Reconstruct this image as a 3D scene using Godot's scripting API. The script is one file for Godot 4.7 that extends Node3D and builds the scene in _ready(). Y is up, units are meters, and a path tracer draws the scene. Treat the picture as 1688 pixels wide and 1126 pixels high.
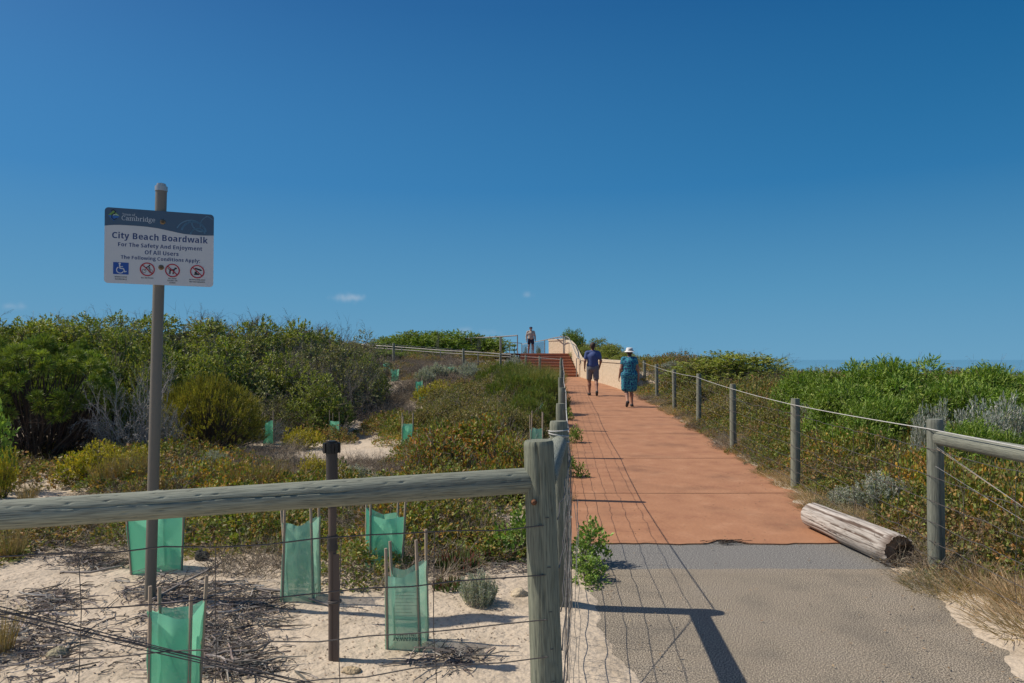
extends Node3D
# A coastal footpath: y up, metres. The camera stands at (0, 1.6, 0) and looks along -z; "d" below is distance along -z.

const F := 1200.0        # focal length in photo pixels
const CX := 844.0
const HZ := 592.0        # photo row of the horizon
const EYE := 1.6

var M := {}
var taken := {}
var nz := FastNoiseLite.new()
var nz2 := FastNoiseLite.new()
var nz3 := FastNoiseLite.new()


# ---------------------------------------------------------------- mesh builder
class MB:
	var v := PackedVector3Array()
	var n := PackedVector3Array()
	var c := PackedColorArray()
	var uv := PackedVector2Array()
	var i := PackedInt32Array()

	func leaf(p: Vector3, d: Vector3, s: Vector3, ln: float, w: float, col: Color) -> void:
		col = Color(col.r * 2.25, col.g * 2.1, col.b * 1.85)
		var k := v.size()
		var m := p + d * (ln * 0.45)
		var hs := s * (w * 0.5)
		var up := d.cross(s) * (w * 0.16)
		v.append(p); v.append(m + hs + up); v.append(p + d * ln); v.append(m - hs + up)
		c.append(col); c.append(col); c.append(col); c.append(col)
		i.append(k); i.append(k + 1); i.append(k + 2)
		i.append(k); i.append(k + 2); i.append(k + 3)

	func twig(a: Vector3, b: Vector3, ra: float, rb: float, col: Color) -> void:
		var k := v.size()
		var d := (b - a).normalized()
		var s := d.cross(Vector3(0.31, 0.2, 0.93)).normalized()
		var t := d.cross(s)
		for q in 3:
			var ang := q * TAU / 3.0
			var o := s * cos(ang) + t * sin(ang)
			v.append(a + o * ra); v.append(b + o * rb)
			c.append(col); c.append(col)
		for q in 3:
			var a0 := k + q * 2
			var a1 := k + ((q + 1) % 3) * 2
			i.append(a0); i.append(a0 + 1); i.append(a1)
			i.append(a1); i.append(a0 + 1); i.append(a1 + 1)

	func tri(a: int, b: int, d: int, outward: Vector3) -> void:
		if (v[d] - v[a]).cross(v[b] - v[a]).dot(outward) < 0.0:
			i.append(a); i.append(d); i.append(b)
		else:
			i.append(a); i.append(b); i.append(d)

	func quad(a: Vector3, b: Vector3, e: Vector3, d: Vector3, nn: Vector3, col := Color.WHITE) -> void:
		var k := v.size()
		for p in [a, b, e, d]:
			v.append(p); n.append(nn); c.append(col)
		uv.append(Vector2(0, 0)); uv.append(Vector2(1, 0)); uv.append(Vector2(1, 1)); uv.append(Vector2(0, 1))
		tri(k, k + 1, k + 2, nn); tri(k, k + 2, k + 3, nn)

	# a box between two corners in the frame t, its long edges chamfered when ch > 0
	func box(lo: Vector3, hi: Vector3, t := Transform3D.IDENTITY, col := Color.WHITE) -> void:
		for ax in 3:
			for sg in [-1.0, 1.0]:
				var nn := Vector3.ZERO
				nn[ax] = sg
				var u := (ax + 1) % 3
				var w := (ax + 2) % 3
				var ps := []
				for q in [[0, 0], [1, 0], [1, 1], [0, 1]]:
					var p := Vector3.ZERO
					p[ax] = hi[ax] if sg > 0 else lo[ax]
					p[u] = hi[u] if q[0] else lo[u]
					p[w] = hi[w] if q[1] else lo[w]
					ps.append(t * p)
				quad(ps[0], ps[1], ps[2], ps[3], (t.basis * nn).normalized(), col)

	# a round bar along a line of points; radii one per point
	func tube(pts: PackedVector3Array, radii: PackedFloat32Array, sides: int, col := Color.WHITE, caps := true) -> void:
		var m := pts.size()
		var d0 := (pts[1] - pts[0]).normalized()
		var s := d0.cross(Vector3.UP if absf(d0.y) < 0.9 else Vector3.RIGHT).normalized()
		var base := v.size()
		var along := 0.0
		for q in m:
			var d := (pts[mini(q + 1, m - 1)] - pts[maxi(q - 1, 0)]).normalized()
			s = (s - d * s.dot(d)).normalized()
			var t := d.cross(s)
			if q > 0:
				along += pts[q].distance_to(pts[q - 1])
			for e in sides + 1:
				var ang := e * TAU / sides
				var o := s * cos(ang) + t * sin(ang)
				v.append(pts[q] + o * radii[q]); n.append(o); c.append(col); uv.append(Vector2(float(e) / sides, along))
		for q in m - 1:
			for e in sides:
				var a := base + q * (sides + 1) + e
				var b := a + sides + 1
				var o := n[a] + n[a + 1]
				tri(a, a + 1, b, o); tri(a + 1, b + 1, b, o)
		if caps:
			for end in [0, m - 1]:
				var d := (pts[1] - pts[0]).normalized() * -1.0 if end == 0 else (pts[m - 1] - pts[m - 2]).normalized()
				var k := v.size()
				v.append(pts[end]); n.append(d); c.append(col); uv.append(Vector2(0.5, 0.5))
				for e in sides + 1:
					v.append(v[base + end * (sides + 1) + e]); n.append(d); c.append(col)
					var ang := e * TAU / sides
					uv.append(Vector2(0.5 + 0.4 * cos(ang), 0.5 + 0.4 * sin(ang)))
				for e in sides:
					tri(k, k + 1 + e, k + 2 + e, d)

	func smooth() -> void:
		n.resize(v.size())
		n.fill(Vector3.ZERO)
		for q in range(0, i.size(), 3):
			var a := i[q]
			var b := i[q + 1]
			var d := i[q + 2]
			var f := (v[d] - v[a]).cross(v[b] - v[a])
			n[a] += f; n[b] += f; n[d] += f
		for q in n.size():
			n[q] = n[q].normalized()

	func mesh() -> ArrayMesh:
		var a := []
		a.resize(Mesh.ARRAY_MAX)
		a[Mesh.ARRAY_VERTEX] = v
		if n.size() == v.size():
			a[Mesh.ARRAY_NORMAL] = n
		if c.size() == v.size():
			a[Mesh.ARRAY_COLOR] = c
		if uv.size() == v.size():
			a[Mesh.ARRAY_TEX_UV] = uv
		a[Mesh.ARRAY_INDEX] = i
		var m := ArrayMesh.new()
		m.add_surface_from_arrays(Mesh.PRIMITIVE_TRIANGLES, a)
		return m


# ---------------------------------------------------------------- nodes
func numbered(called: String) -> String:
	if not taken.has(called):
		taken[called] = 0
		return called
	taken[called] += 1
	return "%s_%03d" % [called, taken[called]]

func part(called: String, m: Mesh, material: Material, parent: Node, t := Transform3D.IDENTITY) -> MeshInstance3D:
	var o := MeshInstance3D.new()
	o.name = called
	o.mesh = m
	o.material_override = material
	o.transform = t
	parent.add_child(o, true)
	return o

func tag(o: Node, label: String, category: String, group := "") -> void:
	o.set_meta("label", label)
	o.set_meta("category", category)
	if group:
		o.set_meta("group", group)

func thing(called: String, label: String, category: String, at := Vector3.ZERO, group := "") -> Node3D:
	var o := Node3D.new()
	o.name = numbered(called)
	add_child(o)
	o.position = at
	tag(o, label, category, group)
	return o

func kind(called: String, m: Mesh, material: Material, what: String, label := "") -> MeshInstance3D:
	var o := MeshInstance3D.new()
	o.name = numbered(called)
	o.mesh = m
	o.material_override = material
	add_child(o)
	o.set_meta("kind", what)
	if label:
		o.set_meta("label", label)
	return o

func px(x: float, y: float, d: float) -> Vector3:      # the point at distance d on the line of sight of a photo pixel
	return Vector3((x - CX) / F * d, EYE - (y - HZ) / F * d, -d)

func onto(x: float, d: float, lift := 0.0) -> Vector3:  # where that column at that distance meets the ground
	var wx := (x - CX) / F * d
	return Vector3(wx, ground(wx, d) + lift, -d)


# ---------------------------------------------------------------- the lie of the land
func steps(table: Array, d: float) -> float:
	if d <= table[0]:
		return table[1]
	for q in range(2, table.size(), 2):
		if d < table[q]:
			return lerpf(table[q - 1], table[q + 1], (d - table[q - 2]) / (table[q] - table[q - 2]))
	return table[-1]

const PATH := [-30, 0, 12.4, 0, 15.9, 0.12, 19.4, 0.2, 22.9, 0.3, 26.4, 0.42, 29.2, 0.52, 36, 0.7, 38.2, 0.72, 39.5, 1.6, 50, 1.7, 62, 0.6, 90, -3, 200, -9, 700, -26]
const LEFT := [-30, 0, 5, -0.02, 10, 0.0, 13, -0.12, 17, 0.0, 22, 0.4, 28, 1.0, 32, 1.22, 40, 1.7, 48, 1.85, 62, 0.6, 90, -3, 200, -9, 700, -26]
const RIGHT := [-30, 0, 6, 0.02, 10, 0.1, 14, 0.22, 22, 0.45, 26, 0.55, 32, 0.5, 40, 0.2, 50, -1.0, 60, -3, 90, -10, 150, -26, 700, -40]
const XL := [-30, 1.2, 2, 0.8, 3.6, 0.66, 4.2, 0.6, 5.2, 0.5, 6.4, 0.46, 8.2, 0.62, 15, 1.08, 29, 2.02, 31, 1.8, 33, 0.9, 36, 0.45, 50, 0.4]
const XR := [-30, 2.0, 2, 2.3, 3.64, 2.58, 4.3, 2.76, 5.6, 3.02, 6.9, 2.92, 8.6, 3.26, 12.5, 3.72, 18.5, 4.02, 25, 4.24, 27, 4.1, 36, 3.35, 41, 3.2, 50, 3.1]

func soft(a: float, b: float, x: float) -> float:
	return smoothstep(a, b, x)

func path_y(d: float) -> float:
	return steps(PATH, d)

func ground(x: float, d: float) -> float:
	var p := path_y(d)
	var xl := steps(XL, d)
	var xr := steps(XR, d)
	var h := p
	var near := soft(60.0, 20.0, d)
	if x < xl + 0.6:
		var out := xl - x
		var side := steps(LEFT, d)
		side += soft(5.0, 12.0, -x) * soft(10.0, 19.0, d) * soft(60.0, 30.0, d) * 1.0
		side += nz.get_noise_2d(x * 9.0, d * 9.0) * 0.16 * soft(0.2, 2.5, out) * near
		side += nz2.get_noise_2d(x * 60.0, d * 60.0) * 0.035 * near
		h = lerpf(p, side, soft(0.0, 5.0, out))
		var lip := lerpf(0.75, 0.3, soft(4.0, 7.0, d))
		h += lerpf(-0.05, 0.02, soft(-0.5, lip * 0.5, out))
		h += nz2.get_noise_2d(x * 25.0 + 50.0, d * 25.0) * 0.02 * soft(-0.55, -0.1, out) * near
	elif x > xr - 0.6:
		var out := x - xr
		var side := steps(RIGHT, d)
		side += nz.get_noise_2d(x * 7.0, d * 7.0) * 0.2 * soft(0.3, 3.0, out) * near
		side += soft(6.0, 2.5, out) * soft(25.5, 28.0, d) * soft(60.0, 46.0, d) * lerpf(0.8, 1.3, soft(30.0, 40.0, d))
		side -= maxf(0.0, x - 18.0) * 0.16 + maxf(0.0, x - 60.0) * 0.2
		var wide := lerpf(3.2, 0.22, soft(25.5, 27.3, d) * soft(45.0, 41.0, d))
		h = lerpf(p, side, soft(0.0, wide, out - (0.06 if wide < 0.5 else 0.0)))
		if d < 27.0 or out > 0.1:
			h += lerpf(-0.05, 0.022, soft(-0.4, 0.2, out))
			h += nz2.get_noise_2d(x * 25.0, d * 25.0) * 0.025 * soft(-0.4, -0.05, out) * near
			h += nz.get_noise_2d(x * 90.0, d * 50.0) * 0.014 * soft(-0.4, -0.05, out) * near
		else:
			h -= 0.05
	else:
		h = p - 0.05
	return h


# ---------------------------------------------------------------- materials
func ramp(cols: Array, stops := []) -> Gradient:
	var g := Gradient.new()
	var o := PackedFloat32Array()
	var cs := PackedColorArray()
	for q in cols.size():
		o.append(stops[q] if stops else float(q) / (cols.size() - 1))
		cs.append(cols[q].linear_to_srgb())
	g.offsets = o
	g.colors = cs
	return g

func noise(freq: float, seed_: int, type := FastNoiseLite.TYPE_SIMPLEX_SMOOTH, octaves := 4, fractal := FastNoiseLite.FRACTAL_FBM) -> FastNoiseLite:
	var f := FastNoiseLite.new()
	f.seed = seed_
	f.frequency = freq
	f.noise_type = type
	f.fractal_type = fractal
	f.fractal_octaves = octaves
	return f

func ntex(f: FastNoiseLite, g: Gradient = null, size := 512) -> NoiseTexture2D:
	var t := NoiseTexture2D.new()
	t.width = size
	t.height = size
	t.seamless = true
	t.noise = f
	if g:
		t.color_ramp = g
	return t

func mat(called: String, col := Color.WHITE, rough := 0.8, vertex := false) -> StandardMaterial3D:
	var m := StandardMaterial3D.new()
	m.resource_name = called
	m.albedo_color = Color(col.linear_to_srgb(), col.a)
	m.roughness = rough
	m.vertex_color_use_as_albedo = vertex
	M[called] = m
	return m

func world_tex(m: StandardMaterial3D, tex: Texture2D, metres: float, bump: Texture2D = null, deep := 0.5) -> void:
	m.albedo_texture = tex
	m.uv1_triplanar = true
	m.uv1_world_triplanar = true
	m.uv1_scale = Vector3.ONE / metres
	if bump:
		m.heightmap_enabled = true
		m.heightmap_texture = bump
		m.heightmap_scale = deep

func second(m: StandardMaterial3D, tex: Texture2D, metres: float) -> void:
	m.detail_enabled = true
	m.detail_albedo = tex
	m.detail_blend_mode = BaseMaterial3D.BLEND_MODE_MUL
	m.detail_uv_layer = BaseMaterial3D.DETAIL_UV_2
	m.uv2_triplanar = true
	m.uv2_world_triplanar = true
	m.uv2_scale = Vector3.ONE / metres

func C(r: float, g: float, b: float) -> Color:
	return Color(r, g, b)

func make_materials() -> void:
	var fine := noise(0.16, 3, FastNoiseLite.TYPE_SIMPLEX_SMOOTH, 3)
	var m := mat("sand", C(1, 1, 1), 0.95)
	world_tex(m, ntex(noise(0.09, 5, FastNoiseLite.TYPE_SIMPLEX_SMOOTH, 5), ramp([C(0.43, 0.355, 0.265), C(0.50, 0.42, 0.318), C(0.555, 0.468, 0.362), C(0.62, 0.53, 0.415)])), 0.9, ntex(noise(0.02, 8, FastNoiseLite.TYPE_SIMPLEX_SMOOTH, 5)), 1.6)
	second(m, ntex(noise(0.02, 6), ramp([C(0.74, 0.72, 0.68), C(1, 1, 1), C(1, 1, 1)])), 5.3)

	m = mat("asphalt", C(1, 1, 1), 0.9)
	world_tex(m, ntex(noise(0.21, 11, FastNoiseLite.TYPE_SIMPLEX_SMOOTH, 3), ramp([C(0.74, 0.66, 0.53), C(0.44, 0.385, 0.30), C(0.215, 0.185, 0.142), C(0.11, 0.096, 0.077), C(0.04, 0.038, 0.034)], [0.0, 0.34, 0.48, 0.62, 1.0]), 1024), 2.2, ntex(noise(0.21, 11, FastNoiseLite.TYPE_SIMPLEX_SMOOTH, 3), null, 1024), 0.05)
	second(m, ntex(noise(0.012, 14, FastNoiseLite.TYPE_SIMPLEX_SMOOTH, 4), ramp([C(0.72, 0.72, 0.72), C(1, 0.98, 0.95), C(1, 1, 1)])), 4.1)
	m = mat("dark_asphalt", C(1, 1, 1), 0.9)
	world_tex(m, ntex(noise(0.21, 12, FastNoiseLite.TYPE_SIMPLEX_SMOOTH, 3), ramp([C(0.46, 0.44, 0.39), C(0.29, 0.28, 0.255), C(0.18, 0.176, 0.165), C(0.11, 0.108, 0.104), C(0.06, 0.06, 0.058)], [0.0, 0.34, 0.5, 0.62, 1.0]), 1024), 2.9, ntex(noise(0.33, 12, FastNoiseLite.TYPE_SIMPLEX_SMOOTH, 2), null, 1024), 0.12)
	m = mat("red_concrete", C(1, 1, 1), 0.85)
	world_tex(m, ntex(noise(0.012, 21, FastNoiseLite.TYPE_SIMPLEX_SMOOTH, 6), ramp([C(0.31, 0.142, 0.075), C(0.375, 0.182, 0.094), C(0.40, 0.198, 0.103), C(0.45, 0.235, 0.13)])), 3.1, ntex(noise(0.09, 22)), 0.35)
	second(m, ntex(noise(0.008, 24, FastNoiseLite.TYPE_SIMPLEX_SMOOTH, 6), ramp([C(0.62, 0.62, 0.64), C(0.93, 0.93, 0.93), C(1, 1, 1), C(1.0, 0.99, 0.97)], [0.0, 0.33, 0.46, 1.0])), 6.3)

	m = mat("timber", C(1, 1, 1), 0.85, true)
	m.albedo_texture = ntex(noise(0.022, 31, FastNoiseLite.TYPE_SIMPLEX_SMOOTH, 5), ramp([C(0.38, 0.38, 0.37), C(0.78, 0.79, 0.78), C(0.95, 0.95, 0.93), C(1.0, 1.0, 0.96)], [0.0, 0.42, 0.55, 1.0]))
	m.uv1_scale = Vector3(5.0, 0.55, 1)
	m.heightmap_enabled = true
	m.heightmap_texture = m.albedo_texture
	m.heightmap_scale = 0.3
	m = mat("driftwood", C(1, 1, 1), 0.9, true)
	m.albedo_texture = ntex(noise(0.02, 35, FastNoiseLite.TYPE_SIMPLEX_SMOOTH, 5), ramp([C(0.32, 0.28, 0.25), C(0.8, 0.77, 0.74), C(1, 0.98, 0.96), C(1.1, 1.08, 1.05)]))
	m.uv1_scale = Vector3(5.0, 0.5, 1)
	m.heightmap_enabled = true
	m.heightmap_texture = m.albedo_texture
	m.heightmap_scale = 0.6

	mat("wire", C(0.13, 0.12, 0.115), 0.55).metallic = 0.5
	mat("galvanised", C(0.45, 0.45, 0.44), 0.45).metallic = 0.7
	mat("rope", C(0.52, 0.52, 0.50), 0.8)
	mat("rust", C(0.16, 0.07, 0.035), 0.9)
	mat("steel_brown", C(0.12, 0.088, 0.072), 0.7)
	mat("pipe_plastic", C(0.05, 0.045, 0.043), 0.5)
	mat("black_plastic", C(0.014, 0.014, 0.014), 0.45)
	mat("post_paint", C(0.175, 0.158, 0.128), 0.5)
	mat("stake", C(0.36, 0.29, 0.22), 0.85)
	m = mat("sleeve", Color(0.11, 0.50, 0.34, 0.8), 0.45)
	m.transparency = BaseMaterial3D.TRANSPARENCY_ALPHA
	m.backlight_enabled = true
	m.backlight = C(0.35, 0.85, 0.6).linear_to_srgb()
	m.cull_mode = BaseMaterial3D.CULL_DISABLED
	m = mat("old_sleeve", Color(0.20, 0.44, 0.33, 0.62), 0.45)
	m.transparency = BaseMaterial3D.TRANSPARENCY_ALPHA
	m.backlight_enabled = true
	m.backlight = C(0.45, 0.8, 0.62).linear_to_srgb()
	m.cull_mode = BaseMaterial3D.CULL_DISABLED

	m = mat("leaf", C(1, 1, 1), 0.55, true)
	m.backlight_enabled = true
	m.backlight = C(0.62, 0.66, 0.3).linear_to_srgb()
	m.cull_mode = BaseMaterial3D.CULL_DISABLED
	mat("bark", C(1, 1, 1), 0.9, true).cull_mode = BaseMaterial3D.CULL_DISABLED
	mat("print", C(1, 1, 1), 0.5, true)

	m = mat("limestone", C(1, 1, 1), 0.9)
	world_tex(m, ntex(noise(0.03, 41, FastNoiseLite.TYPE_SIMPLEX_SMOOTH, 5), ramp([C(0.48, 0.38, 0.25), C(0.58, 0.475, 0.33), C(0.64, 0.53, 0.385), C(0.70, 0.60, 0.46)])), 2.3, ntex(noise(0.05, 42)), 1.2)
	m = mat("deck_timber", C(1, 1, 1), 0.7, true)
	m = mat("rail_metal", C(0.34, 0.32, 0.29), 0.45)
	m.metallic = 0.4
	m = mat("mesh_panel", Color(0.36, 0.36, 0.42, 0.4), 0.6)
	m.transparency = BaseMaterial3D.TRANSPARENCY_ALPHA
	m = mat("stone", C(1, 1, 1), 0.95, true)
	m.heightmap_enabled = true
	m.uv1_triplanar = true
	m.uv1_scale = Vector3.ONE * 6.0
	m.heightmap_texture = ntex(noise(0.03, 51), null, 256)
	m.heightmap_scale = 1.0

	m = mat("sea", C(0.03, 0.12, 0.2), 0.06)

	mat("skin", C(0.40, 0.215, 0.145), 0.6)
	mat("tanned_skin", C(0.30, 0.15, 0.10), 0.6)
	mat("hair", C(0.05, 0.025, 0.017), 0.7)
	mat("blue_shirt", C(0.065, 0.10, 0.25), 0.9)
	mat("grey_shorts", C(0.17, 0.175, 0.19), 0.9)
	mat("shoe", C(0.03, 0.03, 0.033), 0.8)
	mat("hat_white", C(0.75, 0.74, 0.72), 0.9)
	mat("beige_shirt", C(0.44, 0.37, 0.31), 0.9)
	mat("navy", C(0.02, 0.025, 0.06), 0.9)
	m = mat("floral", C(1, 1, 1), 0.9)
	m.albedo_texture = ntex(noise(0.035, 61, FastNoiseLite.TYPE_SIMPLEX_SMOOTH, 3), ramp([C(0.012, 0.025, 0.12), C(0.02, 0.05, 0.17), C(0.03, 0.26, 0.33), C(0.06, 0.36, 0.40), C(0.20, 0.52, 0.52)], [0.0, 0.42, 0.5, 0.7, 1.0]), 256)
	m.uv1_triplanar = true
	m.uv1_scale = Vector3.ONE * 1.6


# ---------------------------------------------------------------- plants: each maker returns [foliage mesh, stem mesh] of a plant about pw wide and ph high
func pick(rng: RandomNumberGenerator, cols: Array) -> Color:
	var k: Color = cols[rng.randi() % cols.size()]
	var f := rng.randf_range(0.72, 1.25)
	return Color(k.r * f * rng.randf_range(0.9, 1.1), k.g * f, k.b * f)

func ball(rng: RandomNumberGenerator) -> Vector3:
	var y := rng.randf_range(-1, 1)
	var a := rng.randf() * TAU
	var r := sqrt(1.0 - y * y)
	return Vector3(cos(a) * r, y, sin(a) * r)

func bush(s: int, w: float, h: float, lobes: int, leaves: int, ln: float, wd: float, cols: Array, o := {}) -> Array:
	var rng := RandomNumberGenerator.new()
	rng.seed = s
	var b := MB.new()
	var st := MB.new()
	var stem_cols: Array = o.get("stems", [C(0.11, 0.085, 0.07), C(0.17, 0.14, 0.12)])
	var lift: float = o.get("lift", 0.25)         # how far the bush points its leaves up
	var stray: float = o.get("stray", 0.6)
	var low: float = o.get("low", 0.12)           # where foliage begins, as a share of the height
	var lobe_r: float = o.get("lobe", 0.24)
	var cents := []
	for q in lobes:
		var u := ball(rng)
		u.y = absf(u.y)
		var rr := pow(rng.randf(), 0.28) * 0.9
		var tall := rng.randf_range(0.82, 1.12)
		var cen := Vector3(u.x * w * 0.5 * rr, h * (low + (0.97 - low) * u.y * rr * tall), u.z * w * 0.5 * rr)
		var rad := w * lobe_r * rng.randf_range(0.65, 1.2)
		cents.append([cen, rad])
		var root := Vector3(cen.x * 0.25, 0, cen.z * 0.25)
		var mid := root.lerp(cen, 0.55) + ball(rng) * w * 0.05
		var sc := pick(rng, stem_cols)
		st.twig(root, mid, 0.016 * w, 0.009 * w, sc)
		st.twig(mid, cen, 0.009 * w, 0.004 * w, sc)
		for e in 4:
			st.twig(cen, cen + (ball(rng) + Vector3(0, 0.5, 0)) * rad * 0.8, 0.004 * w, 0.0015, sc)
	var squash := minf(1.0, h / w * 1.3)
	var per := leaves / lobes
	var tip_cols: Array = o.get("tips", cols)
	for lobe in cents:
		var cen: Vector3 = lobe[0]
		var rad: float = lobe[1]
		var lobe_cols := [pick(rng, cols), pick(rng, cols), pick(rng, cols), pick(rng, cols)]
		var k := 0
		while k < per:
			# leaves sit in sprays of five or so along a short twig
			var u := ball(rng)
			if u.y < -0.35 and rng.randf() < 0.75:
				continue
			var rr := rad * pow(rng.randf(), 0.3) * rng.randf_range(0.85, 1.12)
			var p := cen + Vector3(u.x * rr, u.y * rr * squash, u.z * rr)
			if p.y < 0.01:
				p.y = rng.randf() * 0.05
			var out := (u + Vector3(0, lift, 0) + ball(rng) * stray).normalized()
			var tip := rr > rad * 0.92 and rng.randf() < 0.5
			for e in 5:
				var d := (out + ball(rng) * 0.8).normalized()
				var sd := (u + Vector3(0, 0.5, 0) + ball(rng) * 0.75).cross(d).normalized()
				var pos := p + out * ln * 0.35 * e + ball(rng) * ln * 0.12
				var f := rng.randf_range(0.65, 1.3)
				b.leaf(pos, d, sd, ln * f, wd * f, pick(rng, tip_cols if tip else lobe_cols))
				k += 1
	for q in int(o.get("bare", 0)):
		# bare twigs that stand out of the crown
		var lobe: Array = cents[rng.randi() % cents.size()]
		var p: Vector3 = lobe[0]
		if p.y < h * 0.3:
			continue
		sprig(st, rng, p + ball(rng) * float(lobe[1]) * 0.5, (Vector3(p.x / w, 0.9, p.z / w) + ball(rng) * 0.5).normalized(), float(lobe[1]) * rng.randf_range(1.0, 1.7), 0.005, o.get("bare_cols", stem_cols), 2)
	for q in int(o.get("under", 0)):
		# dead wood below the leaves
		var a := rng.randf() * TAU
		var r := sqrt(rng.randf()) * w * 0.46
		var p := Vector3(cos(a) * r * 0.5, rng.randf() * h * 0.1, sin(a) * r * 0.5)
		sprig(st, rng, p, (Vector3(cos(a), 0.9, sin(a)) + ball(rng) * 0.6).normalized(), h * rng.randf_range(0.35, 0.7), 0.007, o.get("under_cols", stem_cols), 2)
	return [b.mesh(), st.mesh(), w, h]

func sprig(b: MB, rng: RandomNumberGenerator, p: Vector3, d: Vector3, ln: float, r: float, cols: Array, depth: int) -> void:
	var col := pick(rng, cols)
	var a := p
	var segs := 3
	for q in segs:
		var e := a + d * ln / segs
		b.twig(a, e, r * (1.0 - 0.28 * q), r * (1.0 - 0.28 * (q + 1)), col)
		if depth > 0:
			for k in 2:
				sprig(b, rng, e, (d + ball(rng) * 0.75).normalized(), ln * rng.randf_range(0.3, 0.55), r * 0.55, cols, depth - 1)
		d = (d + ball(rng) * 0.22).normalized()
		a = e

func dead_bush(s: int, w: float, h: float, stems: int, cols: Array, lean := Vector3.ZERO, r := 0.011) -> Array:
	var rng := RandomNumberGenerator.new()
	rng.seed = s
	var b := MB.new()
	for q in stems:
		var a := rng.randf() * TAU
		var k := sqrt(rng.randf())
		var d := Vector3(cos(a) * k * w / h * 0.75, 1.0, sin(a) * k * w / h * 0.75) + lean
		sprig(b, rng, Vector3(cos(a), 0, sin(a)) * k * w * 0.16, d.normalized(), minf(h, d.length() * h) * rng.randf_range(0.55, 0.85), r, cols, 3)
	return [null, b.mesh(), w, h]

# short tufts of needles held up on bare brown stems
func tufted(s: int, w: float, h: float, tufts: int, cols: Array) -> Array:
	var rng := RandomNumberGenerator.new()
	rng.seed = s
	var b := MB.new()
	var st := MB.new()
	var brown := [C(0.075, 0.05, 0.04), C(0.11, 0.08, 0.065), C(0.055, 0.04, 0.035)]
	for q in tufts:
		var u := ball(rng)
		u.y = absf(u.y)
		if u.y < 0.1:
			u.y += 0.25 * rng.randf()
		var rr := rng.randf_range(0.86, 1.0) * (1.0 + 0.14 * sin(u.x * 7.0 + s) * cos(u.z * 6.0))
		var p := Vector3(u.x * w * 0.5, h * (0.34 + 0.62 * u.y), u.z * w * 0.5) * Vector3(rr, 0.6 + 0.4 * rr, rr)
		var root := Vector3(p.x * 0.3, h * 0.05, p.z * 0.3) + ball(rng) * 0.12
		var mid := root.lerp(p, 0.6) + ball(rng) * 0.12
		var bc := pick(rng, brown)
		st.twig(root, mid, 0.014, 0.008, bc)
		st.twig(mid, p, 0.008, 0.004, bc)
		var axis := (u + Vector3(0, 0.6, 0) + ball(rng) * 0.3).normalized()
		var size := rng.randf_range(0.12, 0.21)
		var tc := [pick(rng, cols), pick(rng, cols)]
		for e in 230:
			var d := (axis * 0.55 + ball(rng)).normalized()
			b.leaf(p + d * size * rng.randf_range(0.15, 0.5), (d + ball(rng) * 0.25).normalized(), d.cross(ball(rng)).normalized(), size * rng.randf_range(0.35, 0.55), 0.013, pick(rng, tc))
	for q in 90:
		var a := rng.randf() * TAU
		var r := sqrt(rng.randf()) * w * 0.42
		sprig(st, rng, Vector3(cos(a) * r, 0.02, sin(a) * r), (Vector3(cos(a) * 0.5, 0.8, sin(a) * 0.5) + ball(rng) * 0.5).normalized(), h * rng.randf_range(0.3, 0.55), 0.008, brown, 2)
	return [b.mesh(), st.mesh(), w, h]

# a dome of fine needles
func needled(s: int, w: float, h: float, sprays: int, cols: Array, ln := 0.07) -> Array:
	var rng := RandomNumberGenerator.new()
	rng.seed = s
	var b := MB.new()
	var st := MB.new()
	for q in sprays:
		var u := ball(rng)
		u.y = absf(u.y)
		var bump := 1.0 + 0.10 * sin(u.x * 9.0 + s) * sin(u.z * 8.0) + 0.05 * sin(u.y * 20.0 + u.x * 5.0)
		var rr := rng.randf_range(0.86, 1.0) * bump
		var p := Vector3(u.x * w * 0.5 * rr, h * (0.12 + 0.84 * u.y * rr), u.z * w * 0.5 * rr)
		var axis := (u * Vector3(0.9, 1, 0.9) + Vector3(0, 0.3, 0) + ball(rng) * 0.35).normalized()
		var pc := [pick(rng, cols), pick(rng, cols)]
		if q % 6 == 0:
			st.twig(Vector3(p.x * 0.2, 0, p.z * 0.2), p, 0.01, 0.003, C(0.10, 0.075, 0.05))
		for e in 12:
			var d := (axis + ball(rng) * 0.5).normalized()
			b.leaf(p + axis * ln * 0.14 * e, d, d.cross(ball(rng)).normalized(), ln * rng.randf_range(0.6, 1.1), ln * 0.17, pick(rng, pc))
	for q in 60:
		var a := rng.randf() * TAU
		sprig(st, rng, Vector3(cos(a), 0, sin(a)) * w * 0.3 * rng.randf(), (Vector3(cos(a), 0.7, sin(a)) + ball(rng) * 0.4).normalized(), h * 0.5, 0.007, [C(0.09, 0.07, 0.05), C(0.13, 0.11, 0.09)], 2)
	return [b.mesh(), st.mesh(), w, h]

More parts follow.
